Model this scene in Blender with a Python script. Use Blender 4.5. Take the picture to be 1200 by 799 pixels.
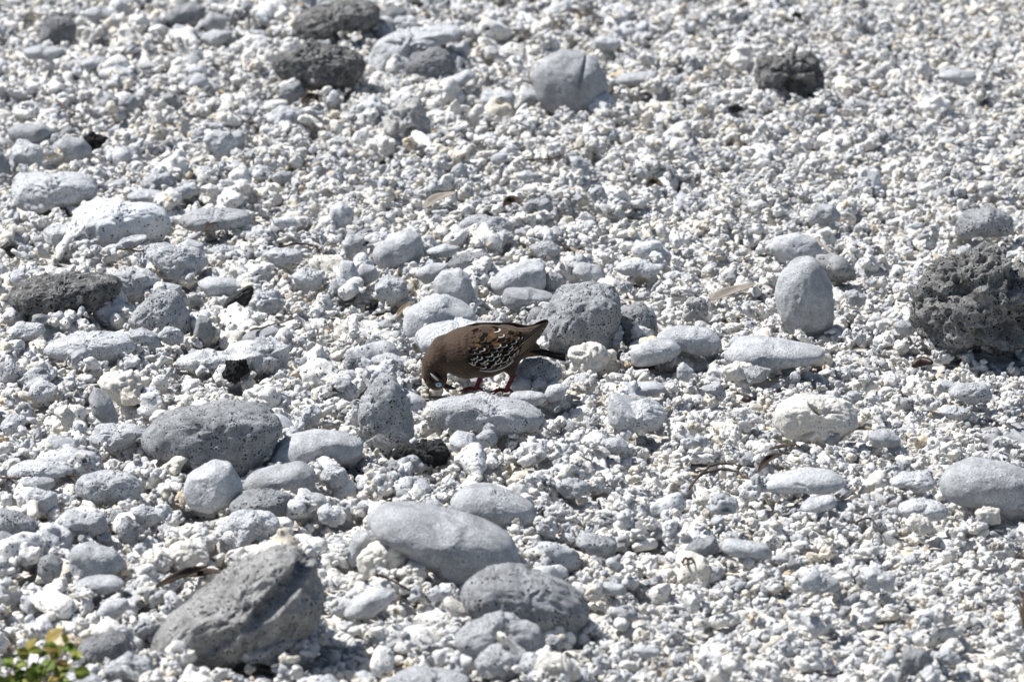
import bpy, math, random
import numpy as np
from mathutils import Vector, Matrix

for o in list(bpy.data.objects):
    bpy.data.objects.remove(o)
scene = bpy.context.scene
COL = scene.collection
RNG = np.random.default_rng(7)
random.seed(7)

# ------------------------------------------------------------------ camera
CAM_H, PITCH, SLANT = 1.8, math.radians(16.0), 1.8 / math.sin(math.radians(16.0))
FPX = 5762.0                                   # focal length in photo pixels (1200 wide)
cam_data = bpy.data.cameras.new('camera')
cam = bpy.data.objects.new('camera', cam_data)
COL.objects.link(cam)
cam.location = (0, 0, CAM_H)
cam.rotation_euler = (math.radians(90) - PITCH, 0, 0)
cam_data.sensor_width = 36.0
cam_data.lens = 36.0 * FPX / 1200.0
cam_data.clip_start = 0.1
cam_data.clip_end = 2000.0
cam_data.dof.use_dof = True
cam_data.dof.focus_distance = SLANT - 0.2
cam_data.dof.aperture_fstop = 10.0
scene.camera = cam
scene.cycles.diffuse_bounces = 2
scene.cycles.max_bounces = 4

# ------------------------------------------------------------------ light
SUN_EL = math.radians(56.0)
SUN_AZ = math.atan2(-0.90, 0.18)               # sun stands to the left and a little beyond the dove
world = bpy.data.worlds.new('World')
scene.world = world
world.use_nodes = True
wn = world.node_tree
wn.nodes.clear()
wo = wn.nodes.new('ShaderNodeOutputWorld')
wb = wn.nodes.new('ShaderNodeBackground')
ws = wn.nodes.new('ShaderNodeTexSky')
ws.sky_type = 'NISHITA'
ws.sun_disc = False
ws.sun_elevation = SUN_EL
ws.sun_rotation = SUN_AZ
wb.inputs['Strength'].default_value = 0.07
wn.links.new(ws.outputs[0], wb.inputs['Color'])
wn.links.new(wb.outputs[0], wo.inputs['Surface'])
sd = bpy.data.lights.new('sun', 'SUN')
sd.energy = 5.0
sd.angle = math.radians(0.5)
sd.color = (1.0, 0.98, 0.95)
sun = bpy.data.objects.new('sun', sd)
COL.objects.link(sun)
to_sun = Vector((math.sin(SUN_AZ) * math.cos(SUN_EL), math.cos(SUN_AZ) * math.cos(SUN_EL), math.sin(SUN_EL)))
sun.rotation_euler = (-to_sun).to_track_quat('-Z', 'Y').to_euler()
sun.location = to_sun * 20
vs = scene.view_settings
vs.view_transform = 'Standard'
vs.look = 'None'
vs.exposure = 0.47
vs.gamma = 1.0
vs.use_curve_mapping = False

# ------------------------------------------------------------------ pixel helpers
R_AX = np.array([1.0, 0, 0])
F_AX = np.array([0, math.cos(PITCH), -math.sin(PITCH)])
U_AX = np.array([0, math.sin(PITCH), math.cos(PITCH)])
C0 = np.array([0, 0, CAM_H])

def ray(u, v):
    """direction for photo pixel with unit component along the view axis"""
    return F_AX + R_AX * ((u - 600.0) / FPX) + U_AX * ((399.5 - v) / FPX)

def on_plane(u, v, z=0.0):
    d = ray(u, v)
    t = (z - CAM_H) / d[2]
    return C0 + d * t, t

# ------------------------------------------------------------------ noise
def _hash(ix, iy, iz, seed):
    h = (ix * 374761393 + iy * 668265263 + iz * 2147483647 + seed * 1274126177) & 0xffffffff
    h = ((h ^ (h >> 13)) * 1274126177) & 0xffffffff
    h = (h ^ (h >> 16)) & 0xffff
    return h / 32767.5 - 1.0

def vnoise(P, seed=0):
    P = np.asarray(P, float)
    I = np.floor(P).astype(np.int64)
    f = P - I
    f = f * f * f * (f * (f * 6 - 15) + 10)
    ix, iy, iz = I[..., 0], I[..., 1], I[..., 2]
    fx, fy, fz = f[..., 0], f[..., 1], f[..., 2]
    def L(a, b, t): return a + (b - a) * t
    c = [[[_hash(ix + i, iy + j, iz + k, seed) for k in (0, 1)] for j in (0, 1)] for i in (0, 1)]
    x00 = L(c[0][0][0], c[1][0][0], fx); x10 = L(c[0][1][0], c[1][1][0], fx)
    x01 = L(c[0][0][1], c[1][0][1], fx); x11 = L(c[0][1][1], c[1][1][1], fx)
    return L(L(x00, x10, fy), L(x01, x11, fy), fz)

def fbm(P, seed=0, octv=3):
    s = 0; a = 1.0; P = np.asarray(P, float)
    for i in range(octv):
        s = s + a * vnoise(P + 17.3 * i, seed + i)
        P = P * 2.03; a *= 0.5
    return s

# ------------------------------------------------------------------ mesh helpers
def mesh_from(name, V, F, smooth=True):
    me = bpy.data.meshes.new(name)
    V = np.asarray(V, np.float32)
    if isinstance(F, np.ndarray):
        k = F.shape[1]
        me.vertices.add(len(V)); me.vertices.foreach_set('co', V.ravel())
        me.loops.add(F.size); me.loops.foreach_set('vertex_index', F.ravel().astype(np.int32))
        me.polygons.add(len(F))
        me.polygons.foreach_set('loop_start', np.arange(0, F.size, k, dtype=np.int32))
        me.update(calc_edges=True)
    else:
        me.from_pydata(V.tolist(), [], F)
    me.polygons.foreach_set('use_smooth', [smooth] * len(me.polygons))
    me.update()
    return me

def link(name, me, mat=None, parent=None, loc=None):
    o = bpy.data.objects.new(name, me)
    COL.objects.link(o)
    if mat is not None and me is not None:
        if len(me.materials) == 0:
            me.materials.append(mat)
    if parent is not None:
        o.parent = parent
    if loc is not None:
        o.location = loc
    return o

def tag(o, label, cat, group=None):
    o['label'] = label
    o['category'] = cat
    if group:
        o['group'] = group
    return o

_ico = {}
def ico(sub):
    if sub in _ico:
        return _ico[sub]
    t = (1 + 5 ** 0.5) / 2
    V = np.array([(-1,t,0),(1,t,0),(-1,-t,0),(1,-t,0),(0,-1,t),(0,1,t),(0,-1,-t),(0,1,-t),(t,0,-1),(t,0,1),(-t,0,-1),(-t,0,1)], float)
    V /= np.linalg.norm(V, axis=1)[:, None]
    F = np.array([(0,11,5),(0,5,1),(0,1,7),(0,7,10),(0,10,11),(1,5,9),(5,11,4),(11,10,2),(10,7,6),(7,1,8),
                  (3,9,4),(3,4,2),(3,2,6),(3,6,8),(3,8,9),(4,9,5),(2,4,11),(6,2,10),(8,6,7),(9,8,1)])
    for _ in range(sub):
        E = np.concatenate([F[:, [0, 1]], F[:, [1, 2]], F[:, [2, 0]]])
        Es = np.sort(E, axis=1)
        uq, inv = np.unique(Es, axis=0, return_inverse=True)
        inv = inv.ravel()
        M = V[uq[:, 0]] + V[uq[:, 1]]
        M /= np.linalg.norm(M, axis=1)[:, None]
        n = len(F); b = len(V)
        ab, bc, ca = b + inv[:n], b + inv[n:2 * n], b + inv[2 * n:]
        V = np.concatenate([V, M])
        F = np.concatenate([np.stack([F[:, 0], ab, ca], 1), np.stack([F[:, 1], bc, ab], 1),
                            np.stack([F[:, 2], ca, bc], 1), np.stack([ab, bc, ca], 1)])
    _ico[sub] = (V, F)
    return V, F

def surface_nets(f, lo, hi, n):
    """mesh the zero level of f (negative inside); n cells along the longest side"""
    lo = np.array(lo, float); hi = np.array(hi, float)
    h = (hi - lo).max() / n
    N = np.ceil((hi - lo) / h).astype(int) + 1
    g = np.stack(np.meshgrid(*[lo[i] + h * np.arange(N[i]) for i in range(3)], indexing='ij'), -1)
    D = f(g)
    ins = D < 0
    cs = tuple(N - 1)
    cnt = np.zeros(cs); acc = np.zeros(cs + (3,))
    def sub(A, o): return A[o[0]:o[0] + cs[0], o[1]:o[1] + cs[1], o[2]:o[2] + cs[2]]
    for ax in range(3):
        for a in (0, 1):
            for b in (0, 1):
                o0 = [0, 0, 0]; oth = [i for i in range(3) if i != ax]
                o0[oth[0]] = a; o0[oth[1]] = b
                o1 = list(o0); o1[ax] = 1
                d0, d1 = sub(D, o0), sub(D, o1)
                m = (d0 < 0) != (d1 < 0)
                t = np.where(m, d0 / np.where(d0 - d1 == 0, 1, d0 - d1), 0)
                p = np.zeros(cs + (3,))
                p[..., oth[0]] = a; p[..., oth[1]] = b; p[..., ax] = t
                acc += np.where(m[..., None], p, 0); cnt += m
    act = cnt > 0
    idx = -np.ones(cs, int); idx[act] = np.arange(act.sum())
    cell = np.stack(np.nonzero(act), -1)
    V = lo + h * (cell + acc[act] / cnt[act][:, None])
    Q = []
    for ax in range(3):
        o0 = [slice(None)] * 3; o1 = [slice(None)] * 3
        o0[ax] = slice(0, -1); o1[ax] = slice(1, None)
        ch = ins[tuple(o0)] != ins[tuple(o1)]
        pos = np.stack(np.nonzero(ch), -1)
        b, c = (ax + 1) % 3, (ax + 2) % 3
        ok = (pos[:, b] > 0) & (pos[:, c] > 0) & (pos[:, b] < cs[b]) & (pos[:, c] < cs[c])
        pos = pos[ok]
        if len(pos) == 0: continue
        def gi(db, dc):
            q = pos.copy(); q[:, b] += db; q[:, c] += dc
            return idx[q[:, 0], q[:, 1], q[:, 2]]
        quad = np.stack([gi(-1, -1), gi(0, -1), gi(0, 0), gi(-1, 0)], 1)
        s = ins[pos[:, 0], pos[:, 1], pos[:, 2]]
        quad = np.where(s[:, None], quad, quad[:, ::-1])
        Q.append(quad)
    return V, np.concatenate(Q)

def cone_sdf(P, a, b, ra, rb):
    a = np.array(a, float); b = np.array(b, float)
    ab = b - a
    L2 = max((ab * ab).sum(), 1e-12)
    t = np.clip(((P - a) @ ab) / L2, 0, 1)
    return np.linalg.norm(P - (a + t[..., None] * ab), axis=-1) - (ra + (rb - ra) * t)

def smin(a, b, k):
    h = np.clip(0.5 + 0.5 * (b - a) / k, 0, 1)
    return b + (a - b) * h - k * h * (1 - h)

def tube(pts, rad, seg=8, cap=True):
    """tapered tube along pts (list of 3-vectors), rad per point"""
    pts = [Vector(p) for p in pts]
    n = len(pts)
    V = []; F = []
    prev = None
    for i, p in enumerate(pts):
        t = (pts[min(i + 1, n - 1)] - pts[max(i - 1, 0)]).normalized()
        if prev is None:
            a = t.orthogonal().normalized()
        else:
            a = (prev - t * prev.dot(t)).normalized()
        prev = a
        b = t.cross(a)
        for k in range(seg):
            w = 2 * math.pi * k / seg
            V.append(tuple(p + (a * math.cos(w) + b * math.sin(w)) * rad[i]))
    for i in range(n - 1):
        for k in range(seg):
            k2 = (k + 1) % seg
            F.append((i * seg + k, i * seg + k2, (i + 1) * seg + k2, (i + 1) * seg + k))
    if cap:
        F.append(tuple(range(seg - 1, -1, -1)))
        F.append(tuple(range((n - 1) * seg, n * seg)))
    return V, F

def catmull(pts, m=6):
    P = [np.array(p, float) for p in pts]
    out = []
    for i in range(len(P) - 1):
        p0 = P[max(i - 1, 0)]; p1 = P[i]; p2 = P[i + 1]; p3 = P[min(i + 2, len(P) - 1)]
        for k in range(m):
            t = k / m
            out.append(0.5 * ((2 * p1) + (-p0 + p2) * t + (2 * p0 - 5 * p1 + 4 * p2 - p3) * t * t + (-p0 + 3 * p1 - 3 * p2 + p3) * t ** 3))
    out.append(P[-1])
    return out

def join(*VF):
    V = []; F = []
    for v, f in VF:
        b = len(V)
        V += [tuple(p) for p in v]
        F += [tuple(int(i) + b for i in q) for q in f]
    return V, F

# ------------------------------------------------------------------ materials
def new_mat(name):
    m = bpy.data.materials.new(name)
    m.use_nodes = True
    nt = m.node_tree
    nt.nodes.clear()
    out = nt.nodes.new('ShaderNodeOutputMaterial')
    bs = nt.nodes.new('ShaderNodeBsdfPrincipled')
    nt.links.new(bs.outputs[0], out.inputs['Surface'])
    bs.inputs['Roughness'].default_value = 0.9
    bs.inputs['Specular IOR Level'].default_value = 0.2
    return m, nt, bs

def N(nt, kind, **kw):
    n = nt.nodes.new(kind)
    for k, v in kw.items():
        if k in n.inputs.keys():
            n.inputs[k].default_value = v
        else:
            setattr(n, k, v)
    return n

def ramp(nt, stops, interp='LINEAR'):
    r = nt.nodes.new('ShaderNodeValToRGB')
    r.color_ramp.interpolation = interp
    el = r.color_ramp.elements
    while len(el) < len(stops):
        el.new(0.5)
    for e, (p, c) in zip(el, stops):
        e.position = p
        e.color = (c, c, c, 1) if not isinstance(c, tuple) else c + (1,)
    return r

def mix(nt, a, b, fac, mode='MIX'):
    m = nt.nodes.new('ShaderNodeMix')
    m.data_type = 'RGBA'; m.blend_type = mode
    L = nt.links
    if isinstance(fac, (int, float)): m.inputs[0].default_value = fac
    else: L.new(fac, m.inputs[0])
    for s, v in ((6, a), (7, b)):
        if isinstance(v, tuple): m.inputs[s].default_value = v + (1,) if len(v) == 3 else v
        else: L.new(v, m.inputs[s])
    return m.outputs[2]

def rock_material(name, base, scale, pore_scale, pore_thr, pore_col, mott=(0.72, 1.08), bump=0.5, bdist=0.002, stain=None, fine=1.0, spk=0.8, cheap=False):
    """base: 'random' -> tint from Object Info random; 'color' -> object colour"""
    m, nt, bs = new_mat(name)
    L = nt.links
    tc = N(nt, 'ShaderNodeTexCoord')
    oi = N(nt, 'ShaderNodeObjectInfo')
    # shift the pattern per object so that copies do not repeat
    off = N(nt, 'ShaderNodeVectorMath', operation='SCALE')
    cmb = N(nt, 'ShaderNodeCombineXYZ')
    for i in range(3): L.new(oi.outputs['Random'], cmb.inputs[i])
    L.new(cmb.outputs[0], off.inputs[0]); off.inputs['Scale'].default_value = 41.0
    mp = N(nt, 'ShaderNodeVectorMath', operation='MULTIPLY_ADD')
    L.new(tc.outputs['Object'], mp.inputs[0]); mp.inputs[1].default_value = (scale,) * 3
    L.new(off.outputs[0], mp.inputs[2])
    co = mp.outputs[0]
    if base == 'random':
        rp = ramp(nt, [(0.0, (0.74, 0.73, 0.705)), (0.34, (0.80, 0.785, 0.755)), (0.52, (0.77, 0.735, 0.665)), (0.60, (0.74, 0.68, 0.57)),
                       (0.64, (0.70, 0.70, 0.70)), (0.80, (0.57, 0.58, 0.595)), (0.92, (0.42, 0.43, 0.445)),
                       (0.982, (0.28, 0.28, 0.28)), (0.986, (0.70, 0.62, 0.50)), (1.0, (0.62, 0.51, 0.37))])
        L.new(oi.outputs['Random'], rp.inputs[0])
        col = rp.outputs[0]
    else:
        col = oi.outputs['Color']
    # broad patches and fine mottling
    n1 = N(nt, 'ShaderNodeTexNoise', Scale=1.3, Detail=2.0, Roughness=0.6); L.new(co, n1.inputs['Vector'])
    r1 = ramp(nt, [(0.33, mott[0]), (0.66, mott[1])]); L.new(n1.outputs[0], r1.inputs[0])
    col = mix(nt, col, r1.outputs[0], 1.0, 'MULTIPLY')
    n2 = N(nt, 'ShaderNodeTexNoise', Scale=9.0 * fine, Detail=3.0, Roughness=0.75); L.new(co, n2.inputs['Vector'])
    r2 = ramp(nt, [(0.36, 0.55), (0.60, 1.08)]); L.new(n2.outputs[0], r2.inputs[0])
    col = mix(nt, col, r2.outputs[0], spk, 'MULTIPLY')
    if stain:
        n3 = N(nt, 'ShaderNodeTexNoise', Scale=2.2, Detail=3.0, Roughness=0.65)
        sh = N(nt, 'ShaderNodeVectorMath', operation='ADD'); L.new(co, sh.inputs[0]); sh.inputs[1].default_value = (13, 7, 3)
        L.new(sh.outputs[0], n3.inputs['Vector'])
        r3 = ramp(nt, [(0.52, 0.0), (0.70, stain[1])]); L.new(n3.outputs[0], r3.inputs[0])
        col = mix(nt, col, stain[0], r3.outputs[0])
    # pores: small dark holes of uneven size and density
    vo = N(nt, 'ShaderNodeTexVoronoi', Scale=pore_scale, Randomness=1.0); L.new(co, vo.inputs['Vector'])
    n4 = N(nt, 'ShaderNodeTexNoise', Scale=2.6, Detail=1.0); L.new(co, n4.inputs['Vector'])
    mm = N(nt, 'ShaderNodeMapRange'); L.new(n4.outputs[0], mm.inputs[0])
    mm.inputs[1].default_value = 0.38; mm.inputs[2].default_value = 0.68
    mm.inputs[3].default_value = pore_thr * 0.25; mm.inputs[4].default_value = pore_thr * 1.35
    lt = N(nt, 'ShaderNodeMath', operation='DIVIDE'); L.new(vo.outputs['Distance'], lt.inputs[0]); L.new(mm.outputs[0], lt.inputs[1])
    r4 = ramp(nt, [(0.55, 1.0), (1.0, 0.0)]); L.new(lt.outputs[0], r4.inputs[0])
    col = mix(nt, col, (pore_col, pore_col, pore_col * 1.04), r4.outputs[0])
    L.new(col, bs.inputs['Base Color'])
    # relief
    n5 = N(nt, 'ShaderNodeTexNoise', Scale=5.0 * fine, Detail=4.0, Roughness=0.75); L.new(co, n5.inputs['Vector'])
    if cheap:
        n5.inputs['Detail'].default_value = 2.0
        bp = N(nt, 'ShaderNodeBump', Strength=bump, Distance=bdist); L.new(n5.outputs[0], bp.inputs['Height'])
        L.new(bp.outputs[0], bs.inputs['Normal'])
        return m
    hs = N(nt, 'ShaderNodeMath', operation='MULTIPLY_ADD')
    L.new(r4.outputs[0], hs.inputs[0]); hs.inputs[1].default_value = -0.55; L.new(n5.outputs[0], hs.inputs[2])
    bp = N(nt, 'ShaderNodeBump', Strength=bump, Distance=bdist); L.new(hs.outputs[0], bp.inputs['Height'])
    L.new(bp.outputs[0], bs.inputs['Normal'])
    return m

M_CORAL = rock_material('coral_fragment_material', 'random', 1.0, 5.4, 0.31, 0.05, (0.84, 1.05), 0.7, 0.0018, None, 1.0, 0.6, True)
M_G = rock_material('smooth_stone_material', 'color', 40.0, 7.0, 0.20, 0.08, (0.78, 1.14), 0.9, 0.0035, ((0.18, 0.183, 0.187), 0.40), 1.6)
M_P = rock_material('pitted_stone_material', 'color', 40.0, 7.0, 0.36, 0.035, (0.70, 1.18), 1.0, 0.005, ((0.13, 0.13, 0.133), 0.55), 1.6)
M_L = rock_material('lava_material', 'color', 40.0, 7.5, 0.42, 0.012, (0.45, 1.35), 1.0, 0.006, ((0.58, 0.57, 0.55), 0.70), 1.6)
M_W = rock_material('pale_coral_stone_material', 'color', 40.0, 8.0, 0.30, 0.06, (0.80, 1.08), 1.0, 0.004, ((0.38, 0.385, 0.39), 0.50), 1.5)
M_B = rock_material('black_lava_material', 'color', 60.0, 5.0, 0.36, 0.006, (0.5, 1.6), 1.0, 0.006, ((0.16, 0.16, 0.165), 0.7), 1.4)
M_C = rock_material('cream_coral_material', 'color', 40.0, 7.0, 0.22, 0.10, (0.90, 1.04), 0.9, 0.003, None, 1.3, 0.45)
M_DOT = rock_material('holed_coral_material', 'color', 40.0, 4.2, 0.27, 0.012, (0.88, 1.05), 0.8, 0.003, None, 1.6)

def simple_mat(name, col, rough=0.8, noise=None, var=(0.7, 1.25), spec=0.25, bump=0.0):
    m, nt, bs = new_mat(name)
    L = nt.links
    bs.inputs['Roughness'].default_value = rough
    bs.inputs['Specular IOR Level'].default_value = spec
    if noise:
        tc = N(nt, 'ShaderNodeTexCoord')
        n = N(nt, 'ShaderNodeTexNoise', Scale=noise, Detail=5.0, Roughness=0.65); L.new(tc.outputs['Object'], n.inputs['Vector'])
        r = ramp(nt, [(0.3, var[0]), (0.7, var[1])]); L.new(n.outputs[0], r.inputs[0])
        L.new(mix(nt, col, r.outputs[0], 1.0, 'MULTIPLY'), bs.inputs['Base Color'])
        if bump:
            bp = N(nt, 'ShaderNodeBump', Strength=bump, Distance=0.001); L.new(n.outputs[0], bp.inputs['Height'])
            L.new(bp.outputs[0], bs.inputs['Normal'])
    else:
        bs.inputs['Base Color'].default_value = col + (1,)
    return m

M_TWIG = simple_mat('twig_material', (0.075, 0.055, 0.045), 0.85, 300, bump=0.5)
M_BARK = simple_mat('driftwood_material', (0.26, 0.23, 0.20), 0.9, 220, bump=0.6)
M_LEAF = simple_mat('dry_leaf_material', (0.05, 0.034, 0.024), 0.75, 160, bump=0.4)
M_POD = simple_mat('seed_pod_material', (0.035, 0.02, 0.016), 0.45, 200, bump=0.3)
M_DRY = simple_mat('dry_grass_material', (0.20, 0.15, 0.10), 0.8, 200)
M_DOWN = simple_mat('down_feather_material', (0.75, 0.74, 0.72), 0.9)

# ------------------------------------------------------------------ the stones, traced in zoomed tiles of the photograph
TS = 2.96
TILE = {'A': (0, 0), 'B': (400, 0), 'C': (800, 0), 'D': (0, 265), 'E': (400, 265), 'F': (800, 265), 'G': (0, 529), 'H': (400, 529), 'I': (800, 529), 'P': None}
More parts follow.
